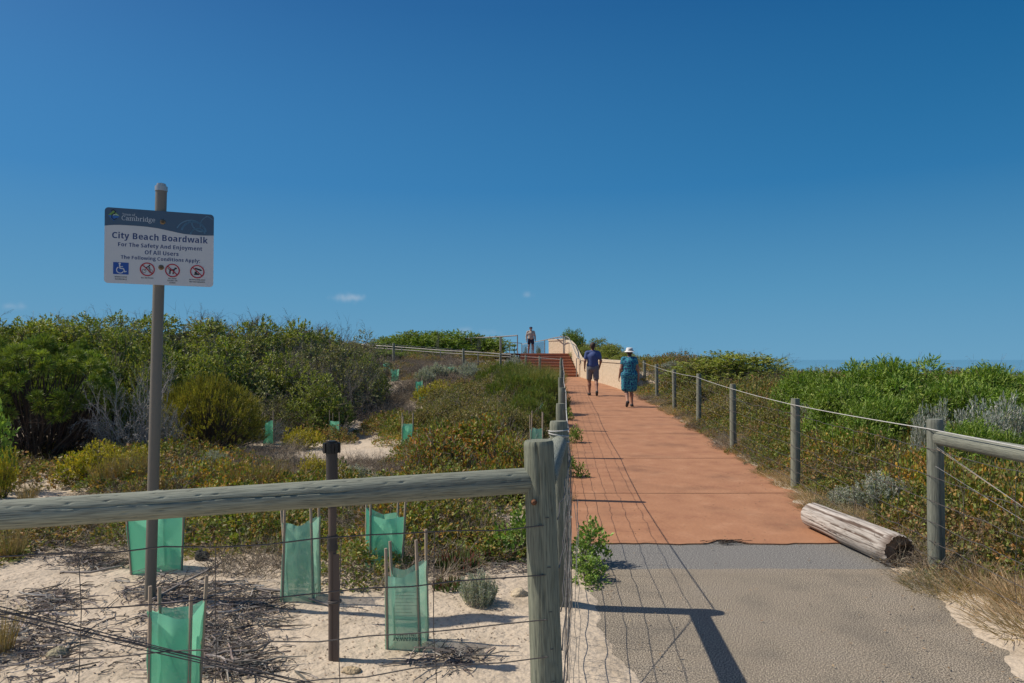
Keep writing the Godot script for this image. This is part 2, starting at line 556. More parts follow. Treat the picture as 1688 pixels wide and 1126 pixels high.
func upright(s: int, w: float, h: float, stems: int, per: int, ln: float, wd: float, cols: Array) -> Array:
	# many erect stems set with small leaves (silvery saltbush)
	var rng := RandomNumberGenerator.new()
	rng.seed = s
	var b := MB.new()
	var st := MB.new()
	for q in stems:
		var a := rng.randf() * TAU
		var k := sqrt(rng.randf())
		var root := Vector3(cos(a), 0, sin(a)) * k * w * 0.28
		var top := Vector3(cos(a) * k * w * 0.5, h * rng.randf_range(0.6, 1.05) * (1.0 - 0.35 * k * k), sin(a) * k * w * 0.5)
		st.twig(root, top, 0.006, 0.002, pick(rng, [C(0.24, 0.23, 0.19), C(0.30, 0.29, 0.25)]))
		var axis := (top - root).normalized()
		var pc := [pick(rng, cols), pick(rng, cols)]
		for e in per:
			var f := 0.25 + 0.75 * pow(float(e) / per, 0.8)
			var p := root.lerp(top, f) + ball(rng) * 0.018
			var d := (axis * 0.8 + ball(rng) * 0.8).normalized()
			b.leaf(p, d, d.cross(ball(rng)).normalized(), ln * rng.randf_range(0.7, 1.2), wd, pick(rng, pc))
	return [b.mesh(), st.mesh(), w, h]

func blades(s: int, w: float, h: float, count: int, wd: float, cols: Array, spread := 0.6) -> Array:
	var rng := RandomNumberGenerator.new()
	rng.seed = s
	var b := MB.new()
	for q in count:
		var a := rng.randf() * TAU
		var k := sqrt(rng.randf())
		var p := Vector3(cos(a), 0, sin(a)) * k * w * 0.4
		var d := (Vector3(cos(a) * k * spread, 1, sin(a) * k * spread) + ball(rng) * 0.3).normalized()
		var col := pick(rng, cols)
		var ln := h * rng.randf_range(0.45, 1.0)
		var sd := d.cross(ball(rng)).normalized()
		var mid := p + d * ln * 0.55
		b.leaf(p, d, sd, ln * 0.75, wd, col)
		b.leaf(mid, (d + Vector3(cos(a), -0.5, sin(a)) * 0.4 * rng.randf()).normalized(), sd, ln * 0.5, wd * 0.8, col)
	return [b.mesh(), null, w, h]

func mat_cover(s: int, w: float, h: float, leaves: int, ln: float, wd: float, cols: Array, twigs: int) -> Array:
	# a loose creeping mat: leaves in rosettes over a web of runners
	var rng := RandomNumberGenerator.new()
	rng.seed = s
	var b := MB.new()
	var n2 := FastNoiseLite.new()
	n2.seed = s
	n2.frequency = 2.2
	var k := 0
	while k < leaves:
		var a := rng.randf() * TAU
		var r := sqrt(rng.randf())
		var gap := n2.get_noise_2d(cos(a) * r * w, sin(a) * r * w)
		if gap < -0.22:
			k += 1
			continue
		var top := h * (1.0 - r * r * 0.85) * (0.75 + 0.6 * gap)
		var p := Vector3(cos(a) * r * w * 0.5, top * pow(rng.randf(), 0.35), sin(a) * r * w * 0.5)
		var pc := [pick(rng, cols), pick(rng, cols)]
		for e in 5:
			var d := (ball(rng) + Vector3(cos(a) * r, 0.8, sin(a) * r)).normalized()
			var f := rng.randf_range(0.6, 1.25)
			b.leaf(p + ball(rng) * ln * 0.6, d, (Vector3(cos(a) * r * 0.6, 1.0, sin(a) * r * 0.6) + ball(rng) * 0.8).cross(d).normalized(), ln * f, wd * f, pick(rng, pc))
			k += 1
	for q in twigs:
		var a := rng.randf() * TAU
		var r := sqrt(rng.randf()) * w * 0.5
		var p := Vector3(cos(a) * r, rng.randf() * h * 0.5, sin(a) * r)
		var d := (ball(rng) * Vector3(1, 0.5, 1) + Vector3(0, 0.25, 0)).normalized()
		sprig(b, rng, p, d, rng.randf_range(0.12, 0.3), 0.0035, [C(0.22, 0.18, 0.13), C(0.29, 0.245, 0.185), C(0.15, 0.12, 0.09)], 1)
	return [b.mesh(), null, w, h]

func fingers(s: int, w: float, h: float, count: int) -> Array:
	# pigface: fat upright three-sided fingers, red at the tip
	var rng := RandomNumberGenerator.new()
	rng.seed = s
	var b := MB.new()
	for q in count:
		var a := rng.randf() * TAU
		var k := sqrt(rng.randf())
		var p := Vector3(cos(a), 0, sin(a)) * k * w * 0.45
		var d := (Vector3(cos(a) * k * 0.6, 1, sin(a) * k * 0.6) + ball(rng) * 0.25).normalized()
		var ln := h * rng.randf_range(0.5, 1.0)
		var col := pick(rng, [C(0.10, 0.17, 0.035), C(0.13, 0.19, 0.05)])
		var tip := pick(rng, [C(0.22, 0.07, 0.05), C(0.15, 0.13, 0.04), C(0.12, 0.17, 0.05)])
		b.twig(p, p + d * ln * 0.7, 0.0065, 0.0075, col)
		b.twig(p + d * ln * 0.7, p + d * ln, 0.0075, 0.001, tip)
	return [b.mesh(), null, w, h]

var K := {}

func make_kinds() -> void:
	var mid := [C(0.11, 0.14, 0.028), C(0.14, 0.17, 0.035), C(0.085, 0.108, 0.026), C(0.165, 0.18, 0.05)]
	var greyt := [C(0.21, 0.185, 0.165), C(0.28, 0.255, 0.235), C(0.15, 0.13, 0.115)]
	for q in 3:
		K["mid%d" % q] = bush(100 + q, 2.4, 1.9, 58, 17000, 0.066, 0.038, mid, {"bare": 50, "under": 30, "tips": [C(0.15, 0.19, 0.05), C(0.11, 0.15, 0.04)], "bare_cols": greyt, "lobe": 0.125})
	for q in 2:
		K["greybush%d" % q] = bush(120 + q, 2.2, 1.8, 50, 8500, 0.06, 0.03, [C(0.115, 0.125, 0.055), C(0.09, 0.105, 0.045), C(0.14, 0.14, 0.075)], {"bare": 150, "under": 50, "bare_cols": greyt, "lobe": 0.11})
	for q in 2:
		K["tufted%d" % q] = tufted(140 + q, 2.4, 1.9, 165, [C(0.095, 0.135, 0.026), C(0.12, 0.16, 0.032), C(0.075, 0.11, 0.024)])
	K["needled0"] = needled(150, 2.2, 1.15, 2000, [C(0.135, 0.135, 0.026), C(0.16, 0.155, 0.03), C(0.105, 0.108, 0.022)])
	K["needled1"] = needled(151, 1.6, 0.8, 1300, [C(0.075, 0.11, 0.02), C(0.095, 0.13, 0.025), C(0.055, 0.085, 0.018), C(0.12, 0.13, 0.035)], 0.06)
	for q in 2:
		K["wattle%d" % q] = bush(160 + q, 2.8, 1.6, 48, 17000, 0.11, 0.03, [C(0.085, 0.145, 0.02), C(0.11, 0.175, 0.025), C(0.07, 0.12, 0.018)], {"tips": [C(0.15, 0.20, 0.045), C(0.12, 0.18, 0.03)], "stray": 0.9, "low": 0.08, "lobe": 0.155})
	for q in 2:
		K["mound%d" % q] = bush(170 + q, 3.0, 1.3, 70, 17000, 0.06, 0.036, [C(0.115, 0.12, 0.038), C(0.095, 0.11, 0.033), C(0.14, 0.13, 0.05), C(0.15, 0.12, 0.055)], {"bare": 30, "low": 0.05, "lobe": 0.12, "bare_cols": greyt})
	K["deepgreen0"] = bush(180, 2.6, 1.7, 60, 14000, 0.075, 0.045, [C(0.075, 0.12, 0.02), C(0.095, 0.145, 0.025), C(0.115, 0.165, 0.03)], {"low": 0.05, "lobe": 0.13})
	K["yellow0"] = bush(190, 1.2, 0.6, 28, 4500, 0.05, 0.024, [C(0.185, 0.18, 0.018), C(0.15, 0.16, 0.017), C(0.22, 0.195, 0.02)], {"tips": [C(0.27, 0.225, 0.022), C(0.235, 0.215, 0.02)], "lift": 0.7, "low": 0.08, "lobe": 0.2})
	K["leafy0"] = bush(195, 0.6, 0.5, 14, 900, 0.05, 0.032, [C(0.10, 0.17, 0.035), C(0.13, 0.2, 0.045), C(0.085, 0.14, 0.03)], {"lift": 0.5, "lobe": 0.22})
	K["leafymound0"] = bush(197, 1.5, 0.7, 46, 7500, 0.045, 0.028, [C(0.085, 0.12, 0.022), C(0.11, 0.14, 0.025), C(0.14, 0.15, 0.03), C(0.20, 0.11, 0.03), C(0.16, 0.085, 0.03)], {"tips": [C(0.14, 0.17, 0.03), C(0.26, 0.13, 0.03), C(0.11, 0.15, 0.03)], "under": 60, "low": 0.1, "lobe": 0.15, "under_cols": greyt, "lift": 0.6})
	K["silver0"] = upright(200, 0.8, 0.55, 120, 60, 0.036, 0.014, [C(0.175, 0.20, 0.19), C(0.21, 0.235, 0.23), C(0.145, 0.17, 0.155)])
	K["silver1"] = bush(202, 1.4, 0.75, 40, 9000, 0.042, 0.016, [C(0.18, 0.21, 0.215), C(0.22, 0.25, 0.26), C(0.15, 0.175, 0.18)], {"lift": 1.2, "low": 0.08, "lobe": 0.13, "stray": 0.4, "stems": [C(0.24, 0.23, 0.2)]})
	K["dead0"] = dead_bush(210, 2.0, 1.4, 20, [C(0.33, 0.31, 0.29), C(0.42, 0.40, 0.38), C(0.24, 0.22, 0.20)], Vector3(-0.5, 0, 0.1), 0.015)
	K["dead1"] = dead_bush(211, 1.8, 0.9, 14, [C(0.17, 0.145, 0.13), C(0.23, 0.205, 0.19), C(0.12, 0.10, 0.09)], Vector3(-0.4, 0, 0.2))
	K["twiggy0"] = dead_bush(212, 1.2, 1.5, 14, greyt, Vector3.ZERO, 0.008)
	K["redtwig0"] = dead_bush(213, 1.4, 1.1, 10, [C(0.22, 0.13, 0.12), C(0.27, 0.18, 0.165), C(0.19, 0.12, 0.11)], Vector3(0.1, 0, 0), 0.006)
	K["sedge0"] = blades(220, 1.1, 0.6, 4600, 0.0055, [C(0.085, 0.11, 0.025), C(0.11, 0.125, 0.03), C(0.065, 0.085, 0.022), C(0.14, 0.13, 0.05)], 0.9)
	K["rush0"] = blades(221, 0.35, 0.4, 260, 0.006, [C(0.11, 0.10, 0.05), C(0.16, 0.11, 0.06), C(0.20, 0.16, 0.10)], 0.4)
	K["straw0"] = blades(222, 0.45, 0.3, 300, 0.0045, [C(0.28, 0.22, 0.15), C(0.24, 0.19, 0.125), C(0.18, 0.14, 0.095)], 1.3)
	K["straw1"] = blades(223, 0.7, 0.24, 420, 0.005, [C(0.26, 0.21, 0.145), C(0.20, 0.16, 0.11), C(0.16, 0.135, 0.095)], 2.0)
	K["cover_green"] = mat_cover(230, 1.3, 0.4, 3300, 0.042, 0.028, [C(0.09, 0.12, 0.025), C(0.12, 0.145, 0.03), C(0.07, 0.095, 0.022), C(0.17, 0.12, 0.04)], 40)
	K["cover_brown"] = mat_cover(231, 1.3, 0.36, 2700, 0.040, 0.027, [C(0.115, 0.10, 0.035), C(0.085, 0.095, 0.028), C(0.16, 0.105, 0.045), C(0.21, 0.14, 0.075), C(0.10, 0.12, 0.03)], 70)
	K["cover_orange"] = mat_cover(232, 1.3, 0.36, 2500, 0.042, 0.026, [C(0.10, 0.13, 0.022), C(0.13, 0.15, 0.025), C(0.20, 0.11, 0.032), C(0.24, 0.165, 0.025), C(0.08, 0.105, 0.022)], 60)
	K["cover_dry"] = mat_cover(233, 1.2, 0.24, 500, 0.024, 0.013, [C(0.13, 0.10, 0.065), C(0.09, 0.08, 0.04)], 330)
	K["cover_grey"] = mat_cover(234, 0.9, 0.22, 2600, 0.024, 0.010, [C(0.125, 0.135, 0.09), C(0.10, 0.11, 0.07), C(0.16, 0.155, 0.12)], 30)
	K["pigface0"] = fingers(240, 0.30, 0.085, 130)
	for key in K:      # true width and height, as grown
		var box := AABB()
		box = (K[key][0] if K[key][0] else K[key][1]).get_aabb()
		K[key][2] = maxf(box.size.x, box.size.z) * 0.9
		K[key][3] = box.end.y * (0.86 if K[key][0] else 0.95)


# sets plant KIND with its middle at photo column x and distance d, w photo pixels wide and reaching up to photo row top
func plant(kind_: String, called: String, label: String, category: String, group: String, x: float, d: float, w: float, top: float, turn := 0.0) -> Node3D:
	var k: Array = K[kind_]
	var at := onto(x, d)
	var high := EYE + (HZ - top) / F * d - at.y
	var wide := w / F * d
	return plant_at(kind_, called, label, category, group, at, wide, high, turn if turn else fmod(x * 1.37 + d * 2.1, TAU))

func plant_at(kind_: String, called: String, label: String, category: String, group: String, at: Vector3, wide: float, high: float, turn: float) -> Node3D:
	var k: Array = K[kind_]
	var t := thing(called, label, category, at - Vector3(0, 0.03, 0), group)
	var sc := Vector3(wide / k[2], high / k[3], wide / k[2])
	t.basis = Basis(Vector3.UP, turn).scaled_local(sc)
	if k[0]:
		part("foliage", k[0], M.leaf, t)
	if k[1]:
		part("stems" if k[0] else "twigs", k[1], M.bark, t)
	return t

# ground cover nobody could count: one object per sort
func scatter(called: String, label: String, kind_: String, spots: Array, material: Material) -> void:
	if spots.is_empty():
		return
	var mm := MultiMesh.new()
	mm.transform_format = MultiMesh.TRANSFORM_3D
	mm.mesh = K[kind_][0]
	mm.instance_count = spots.size()
	for q in spots.size():
		mm.set_instance_transform(q, spots[q])
	var o := MultiMeshInstance3D.new()
	o.name = numbered(called)
	o.multimesh = mm
	o.material_override = material
	add_child(o)
	o.set_meta("kind", "stuff")
	o.set_meta("label", label)


# ---------------------------------------------------------------- the setting
func spaced(from: float, to: float, fine_a: float, fine_b: float, fine_step: float, grow: float) -> PackedFloat32Array:
	var hi := PackedFloat32Array()
	var p := fine_a
	while p < fine_b:
		hi.append(p)
		p += fine_step
	var st := fine_step
	while p < to:
		hi.append(p)
		st *= grow
		p += st
	hi.append(to)
	var lo := PackedFloat32Array()
	p = fine_a - fine_step
	st = fine_step
	while p > from:
		lo.append(p)
		st *= grow
		p -= st
	lo.append(from)
	lo.reverse()
	return lo + hi

func sheet(xs: PackedFloat32Array, ds: PackedFloat32Array, f: Callable) -> MB:
	var b := MB.new()
	for d in ds:
		for x in xs:
			b.v.append(f.call(x, d))
	var w := xs.size()
	for r in ds.size() - 1:
		for q in w - 1:
			var a := r * w + q
			b.i.append(a); b.i.append(a + w); b.i.append(a + 1)
			b.i.append(a + 1); b.i.append(a + w); b.i.append(a + w + 1)
	return b

func make_land() -> void:
	var b := sheet(spaced(-420, 420, -3.2, 4.6, 0.055, 1.06), spaced(-30, 900, 2.2, 8.0, 0.05, 1.03), func(x, d): return Vector3(x, ground(x, d), -d))
	b.smooth()
	kind("ground", b.mesh(), M.sand, "structure")
	var s := MB.new()
	s.quad(Vector3(-12000, -19, 200), Vector3(16000, -19, 200), Vector3(16000, -19, -24000), Vector3(-12000, -19, -24000), Vector3.UP)
	kind("sea", s.mesh(), M.sea, "structure")

# a length of the path between distances d0 and d1, as a slab with real edges
func slab(called: String, d0: float, d1: float, lift: float, material: Material, parent: Node, wander := 0.0, across := 26, faced := true) -> void:
	var b := MB.new()
	var rows := maxi(2, int((d1 - d0) / 0.12))
	for r in rows + 1:
		for q in across + 1:
			var d := lerpf(d0, d1, float(r) / rows)
			if r == 0 or r == rows:
				var x0 := lerpf(steps(XL, d), steps(XR, d), float(q) / across)
				if wander > 0.0 and (r == 0) != (called == "aggregate_paving"):
					d += nz2.get_noise_2d(x0 * 40.0, d * 3.0) * wander
					d += 2.6 * wander * maxf(0.0, 1.0 - absf(x0 - 1.84) / 0.16) * (1.0 if faced else 0.0)
			var x := lerpf(steps(XL, d) - 0.12, steps(XR, d) + 0.12, float(q) / across)
			var y := path_y(d) + lift + nz.get_noise_2d(x * 12.0, d * 12.0) * 0.006
			b.v.append(Vector3(x, y, -d))
	var w := across + 1
	for r in rows:
		for q in across:
			var a := r * w + q
			b.i.append(a); b.i.append(a + w); b.i.append(a + 1)
			b.i.append(a + 1); b.i.append(a + w); b.i.append(a + w + 1)
	b.smooth()
	var top := b.v.size()
	# edges
	for side in (2 if faced else 0):
		var r: int = 0 if side == 0 else rows
		var k := b.v.size()
		var nn := Vector3(0, 0, 1) if side == 0 else Vector3(0, 0, -1)
		for q in w:
			var p := b.v[r * w + q]
			b.v.append(p); b.n.append(nn)
			b.v.append(p - Vector3(0, 0.07, 0)); b.n.append(nn)
		for q in across:
			b.tri(k + q * 2, k + q * 2 + 1, k + q * 2 + 2, nn)
			b.tri(k + q * 2 + 2, k + q * 2 + 1, k + q * 2 + 3, nn)
	part(called, b.mesh(), material, parent)

func make_path() -> void:
	var p := Node3D.new()
	p.name = "footpath"
	add_child(p)
	p.set_meta("kind", "structure")
	slab("aggregate_paving", -6.0, 5.55, 0.0, M.asphalt, p, 0.03, 60, false)
	slab("asphalt_strip", 5.55, 6.40, 0.0, M.dark_asphalt, p, 0.03, 60, false)
	var d := 6.28
	var ends := [8.64, 11.68, 14.7, 17.7, 20.7, 23.7, 26.7, 29.7, 32.7, 36.2]
	for e in ends:
		slab("red_slab", d, e - 0.028, 0.012, M.red_concrete, p, 0.06 if d < 7.0 else 0.0, 90 if d < 7.0 else 26)
		d = e


# ---------------------------------------------------------------- timber
# a peeled pole between two points with checks running along it
func pole(p0: Vector3, p1: Vector3, r0: float, r1: float, sides: int, segs: int, s: int, checks: int, tone := Color(0.25, 0.262, 0.205), rough := 1.0) -> MB:
	var rng := RandomNumberGenerator.new()
	rng.seed = s
	var b := MB.new()
	var axis := (p1 - p0).normalized()
	var ln := p0.distance_to(p1)
	var u := axis.cross(Vector3.UP if absf(axis.y) < 0.9 else Vector3.RIGHT).normalized()
	var w := axis.cross(u)
	var cr := []
	for q in checks:
		cr.append([rng.randf() * TAU, rng.randf_range(-0.5, 0.5), rng.randf() * 0.9, rng.randf_range(0.15, 0.5), rng.randf_range(0.4, 1.0)])
	var knots := []
	for q in int(ln * 1.6 * rough):
		knots.append([rng.randf() * TAU, rng.randf() * ln, rng.randf_range(0.012, 0.022)])
	for q in segs + 1:
		var f := float(q) / segs
		var ch := 0.0
		var edge := minf(f, 1.0 - f) * ln
		if edge < 0.008:
			ch = 0.005
		for e in sides + 1:
			var a := (e % sides) * TAU / sides
			var ca := cos(a)
			var sa := sin(a)
			var r := lerpf(r0, r1, f) - ch
			r += nz.get_noise_3d(ca * 6.0 + s * 7.0, sa * 6.0, f * ln * 14.0) * 0.004 * rough
			var streak := nz2.get_noise_3d(ca * 55.0 + s * 3.0, sa * 55.0, f * ln * 3.0)
			r += streak * 0.0012
			var k := 0.98 + streak * 0.35 + nz.get_noise_3d(ca * 12.0, sa * 12.0 + s, f * ln * 10.0) * 0.4
			for g in cr:
				var mid: float = g[0] + g[1] * (f - g[2]) + nz2.get_noise_2d(f * ln * 60.0, g[0] * 50.0) * 0.12
				var along: float = (f - g[2]) / g[3]
				if along > 0.0 and along < 1.0:
					var da := absf(wrapf(a - mid, -PI, PI)) * r
					var t := maxf(0.0, 1.0 - da / (0.0052 * g[4])) * minf(1.0, minf(along, 1.0 - along) * 8.0)
					r -= t * 0.014 * g[4]
			if rough > 0.5 and sides > 60:      # rows of incising nicks left by the treatment plant
				var lane := a / TAU * 14.0
				var slot := f * ln / 0.062 + (0.5 if int(lane) % 2 else 0.0)
				var lx := (lane - floorf(lane) - 0.5) * TAU / 14.0 * r
				var ly := (slot - floorf(slot) - 0.5) * 0.062
				var keep := nz2.get_noise_2d(floorf(lane) * 31.0, floorf(slot) * 17.0 + s)
				if keep > 0.05:
					var t := maxf(0.0, 1.0 - maxf(absf(lx) / 0.0035, absf(ly) / 0.011))
					r -= t * 0.006
			for g in knots:
				var da: float = absf(wrapf(a - g[0], -PI, PI)) * r
				var dl: float = f * ln - g[1]
				var t := maxf(0.0, 1.0 - sqrt(da * da + dl * dl) / g[2])
				r += t * 0.0035
				k -= t * 0.3
			b.v.append(p0 + axis * (f * ln) + (u * ca + w * sa) * r)
			b.c.append(Color(tone.r * k, tone.g * k, tone.b * k))
			b.uv.append(Vector2(float(e) / sides, f * ln + s * 0.37))
	for q in segs:
		for e in sides:
			var a := q * (sides + 1) + e
			var d := a + sides + 1
			var o := b.v[a] - (p0 + axis * (ln * q / segs))
			b.tri(a, a + 1, d, o); b.tri(a + 1, d + 1, d, o)
	b.smooth()
	for q in segs + 1:   # close the seam
		var a := q * (sides + 1)
		var m := (b.n[a] + b.n[a + sides]).normalized()
		b.n[a] = m
		b.n[a + sides] = m
	for end in 2:
		var first := 0 if end == 0 else segs * (sides + 1)
		var nn := -axis if end == 0 else axis
		var k := b.v.size()
		b.v.append((p0 if end == 0 else p1) - nn * 0.002); b.n.append(nn); b.c.append(tone * 0.9); b.uv.append(Vector2(0.5, 0.5))
		for e in sides + 1:
			b.v.append(b.v[first + e]); b.n.append(nn); b.c.append(tone); b.uv.append(Vector2(0.2 + 0.1 * cos(e * TAU / sides), 0.5 + sin(e * TAU / sides)))
		for e in sides:
			b.tri(k, k + 1 + e, k + 2 + e, nn)
	return b

const WIRES := [0.12, 0.24, 0.38, 0.54, 0.72, 0.92]

# feet: where each post stands; tops: its top. Wires run past the posts at offset "by".
func run_wires(t: Node3D, feet: Array, tops: Array, by: Vector3, heights: Array, stays_from: int, stays_to: int, s: int, stay_gap := 0.34) -> void:
	var rng := RandomNumberGenerator.new()
	rng.seed = s
	var lines := []
	for h in heights:
		var pts := PackedVector3Array()
		for q in feet.size():
			var f: Vector3 = feet[q]
			var up: Vector3 = (tops[q] - f).normalized()
			var here: Vector3 = f + up * h + by
			if q > 0:
				var from := pts[-1]
				var cuts := maxi(3, int(from.distance_to(here) / 0.17))
				for e in range(1, cuts):
					pts.append(from.lerp(here, float(e) / cuts) + Vector3(rng.randf_range(-0.007, 0.007), rng.randf_range(-0.009, 0.009) - 0.012 * sin(PI * e / cuts), rng.randf_range(-0.006, 0.006)))
			pts.append(here)
		var b := MB.new()
		var rad := PackedFloat32Array()
		rad.resize(pts.size())
		rad.fill(0.0027)
		b.tube(pts, rad, 4)
		part("wire", b.mesh(), M.wire, t)
		lines.append(pts)
	for q in range(stays_from, stays_to):
		var a: Vector3 = feet[q] + by
		var e: Vector3 = feet[q + 1] + by
		var count := int(a.distance_to(e) / stay_gap)
		for k in range(1, count):
			var f := (k + rng.randf_range(-0.1, 0.1)) / count
			var foot := a.lerp(e, f)
			var pts := PackedVector3Array()
			var rad := PackedFloat32Array()
			for h in heights:
				pts.append(foot + Vector3(rng.randf_range(-0.008, 0.008), h - 0.012 * sin(PI * f), rng.randf_range(-0.008, 0.008)))
				rad.append(0.0018)
			var b := MB.new()
			b.tube(pts, rad, 4)
			part("stay_wire", b.mesh(), M.wire, t)

func line_part(called: String, t: Node, pts: Array, r: float, material: Material, sides := 6) -> void:
	var b := MB.new()
	var rad := PackedFloat32Array()
	rad.resize(pts.size())
	rad.fill(r)
	b.tube(PackedVector3Array(pts), rad, sides)
	part(called, b.mesh(), material, t)

func sagging(a: Vector3, e: Vector3, sag: float, cuts := 8) -> Array:
	var out := []
	for q in cuts + 1:
		var f := float(q) / cuts
		out.append(a.lerp(e, f) - Vector3(0, sag * sin(PI * f), 0))
	return out

func staple(t: Node, at: Vector3, out: Vector3) -> void:
	var side := out.cross(Vector3.UP).normalized()
	line_part("staple", t, [at - side * 0.006 - out * 0.004, at - side * 0.006 + out * 0.003, at + side * 0.006 + out * 0.003, at + side * 0.006 - out * 0.004], 0.0016, M.wire, 4)

func rope_round(t: Node, at: Vector3, r: float, turns: float, rise: float, tilt := 0.012) -> void:
	var pts := []
	for q in int(turns * 16) + 1:
		var a := q * TAU / 16.0
		pts.append(at + Vector3(cos(a) * r, rise * q / (turns * 16.0) - cos(a) * tilt, sin(a) * r))
	line_part("rope_wrap", t, pts, 0.0042, M.rope, 5)

func make_fences() -> void:
	var posts := []
	for q in 4:
		posts.append(pole(Vector3(0, -0.3, 0), Vector3(0, 1.0, 0), 0.056, 0.054, 22, 30, 300 + q, 4).mesh())
	# the fence beside the tree guards
	var t := thing("post_and_wire_fence", "weathered round timber post and wire fence with a corner post, beside green tree guards", "fence")
	var feet := [Vector3(0.155, 0.0, -3.0)]
	var tops := [Vector3(0.11, 1.265, -3.0)]
	part("post", pole(feet[0] - Vector3(-0.01, 0.35, 0), tops[0], 0.066, 0.0615, 72, 150, 401, 9, C(0.24, 0.255, 0.195)).mesh(), M.timber, t)
	var d := 4.7
	for q in 8:
		var x := 0.0675 * d + 0.005
		var f := Vector3(x, path_y(d), -d)
		var high := [1.2, 1.10, 1.14, 1.12, 1.13, 1.12, 1.13, 1.14][q] as float
		var lean := Vector3([-0.02, -0.01, 0.01, -0.015, 0.01, 0.0, -0.01, 0.0][q] as float, high, 0)
		feet.append(f)
		tops.append(f + lean)
		var o := part("post", posts[q % 4], M.timber, t)
		if q == 0:
			o.mesh = pole(f - Vector3(0, 0.3, 0), f + lean, 0.062, 0.058, 48, 80, 420, 6).mesh()
		else:
			o.position = f
			o.basis = Basis(Vector3(0, 0, 1), -atan2(lean.x, high)) * Basis(Vector3.UP, q * 1.9).scaled_local(Vector3(1, high, 1))
		d += 3.5
	var turn_feet := [feet[-1]]
	var turn_tops := [tops[-1]]
	for a in [[890, 587, 33.0], [867, 585, 34.0], [825, 581.5, 34.6], [764, 574.5, 34.2], [649, 565.5, 33.0], [560, 560.0, 32.0]]:
		var top := px(a[0], a[1], a[2])
		var f := Vector3(top.x, top.y - 1.12, top.z)
		turn_feet.append(f)
		turn_tops.append(top)
		var o := part("post", posts[int(a[0]) % 4], M.timber, t)
		o.position = f
		o.scale = Vector3(1.05, 1.12, 1.05)
	# rails: one along the front, one back to the second post
	part("rail", pole(Vector3(0.075, 1.1, -3.0), Vector3(-2.75, 1.02, -2.37), 0.052, 0.053, 96, 300, 431, 12, C(0.25, 0.27, 0.222)).mesh(), M.timber, t)
	part("rail", pole(tops[0] + Vector3(0.025, -0.165, -0.05), tops[1] + Vector3(-0.002, -0.14, 0.05), 0.054, 0.05, 48, 120, 432, 6, C(0.25, 0.27, 0.222)).mesh(), M.timber, t)
	var bolt := MB.new()
	var hold := px(880, 828, 2.932)
	bolt.tube(PackedVector3Array([hold, hold + Vector3(0, 0, 0.007), hold + Vector3(0, 0, 0.009)]), PackedFloat32Array([0.013, 0.012, 0.006]), 8)
	part("bolt", bolt.mesh(), M.rust, t)
	var off := Vector3(-2.8, 0.0, -2.36)
	part("post", pole(off - Vector3(0, 0.3, 0), off + Vector3(0, 1.2, 0), 0.062, 0.06, 24, 30, 433, 3).mesh(), M.timber, t)
	run_wires(t, feet, tops, Vector3(0.066, 0, 0), [0.14, 0.26, 0.40, 0.56, 0.74, 0.94], 0, 8, 71)
	run_wires(t, turn_feet, turn_tops, Vector3(0, 0, 0.06), [0.3, 0.6, 0.9], 0, 0, 72)
	run_wires(t, [feet[0], off], [tops[0], off + Vector3(0, 1.2, 0)], Vector3(0, 0, 0.067), [0.15, 0.27, 0.40, 0.55, 0.73, 0.93], 0, 1, 73, 0.42)
	for h in [0.15, 0.27, 0.40, 0.55, 0.73, 0.93]:
		var at: Vector3 = feet[0].lerp(tops[0], h / 1.265)
		staple(t, at + Vector3(0.0, 0, 0.066), Vector3(0, 0, 1))
		staple(t, at + Vector3(0.02, 0.03, 0.062), Vector3(0.3, 0, 1).normalized())
	# the white cord over the post tops
	var cord := []
	for q in range(1, feet.size()):
		var up: Vector3 = tops[q] - Vector3(-0.062, 0.075, 0)
		if q > 1:
			var from: Vector3 = cord[-1]
			for e in range(1, 6):
				cord.append(from.lerp(up, e / 6.0) - Vector3(0, 0.012 * sin(PI * e / 6.0), 0))
		cord.append(up)
	for q in range(1, turn_feet.size()):
		var up: Vector3 = turn_tops[q] - Vector3(0, 0.08, -0.06)
		cord.append(up)
	line_part("cord", t, cord, 0.005, M.rope, 5)
	for k in 3:
		rope_round(t, tops[1] - Vector3(0, 0.06 + 0.028 * k + (0.012 if k > 1 else 0.0), 0), 0.064, 1.0, 0.004, 0.008 if k else -0.006)
	line_part("cord_end", t, sagging(tops[1] + Vector3(0.06, -0.1, 0.02), tops[1] + Vector3(-0.075, -0.165, 0.14), -0.02, 8), 0.0042, M.rope, 5)
	# brace wires
	for k in 2:
		line_part("brace_wire", t, sagging(feet[0] + Vector3(-0.03, 0.05 + 0.012 * k, 0.07), Vector3(-2.75, 1.10 + 0.012 * k, -2.30), 0.01), 0.0022, M.wire, 5)
		line_part("brace_wire", t, sagging(feet[0] + Vector3(-0.03, 0.075 + 0.02 * k, 0.07), Vector3(-2.75, 1.06 + 0.015 * k, -2.30), 0.015), 0.0022, M.wire, 5)
		line_part("brace_wire", t, sagging(feet[0] + Vector3(0.06, 0.12 + 0.012 * k, 0), tops[1] + Vector3(0.06, -0.2 - 0.012 * k, 0), 0.01), 0.002, M.wire, 5)
	line_part("twist_stick", t, [Vector3(-0.98, 0.4, -2.66), Vector3(-0.8, 0.36, -2.74)], 0.014, M.stake, 6)
	# loose strands hanging where the mesh is tied off
	var rng := RandomNumberGenerator.new()
	rng.seed = 9
	for k in 9:
		var pts := []
		var x := 0.215 + rng.randf() * 0.05
		var z := -3.15 - rng.randf() * 1.3
		for e in 15:
			pts.append(Vector3(x + z * -0.012 + rng.randf_range(-0.009, 0.009), 0.04 + 0.93 * e / 14.0, z + rng.randf_range(-0.012, 0.012)))
		line_part("loose_wire", t, pts, 0.0014, M.galvanised, 4)

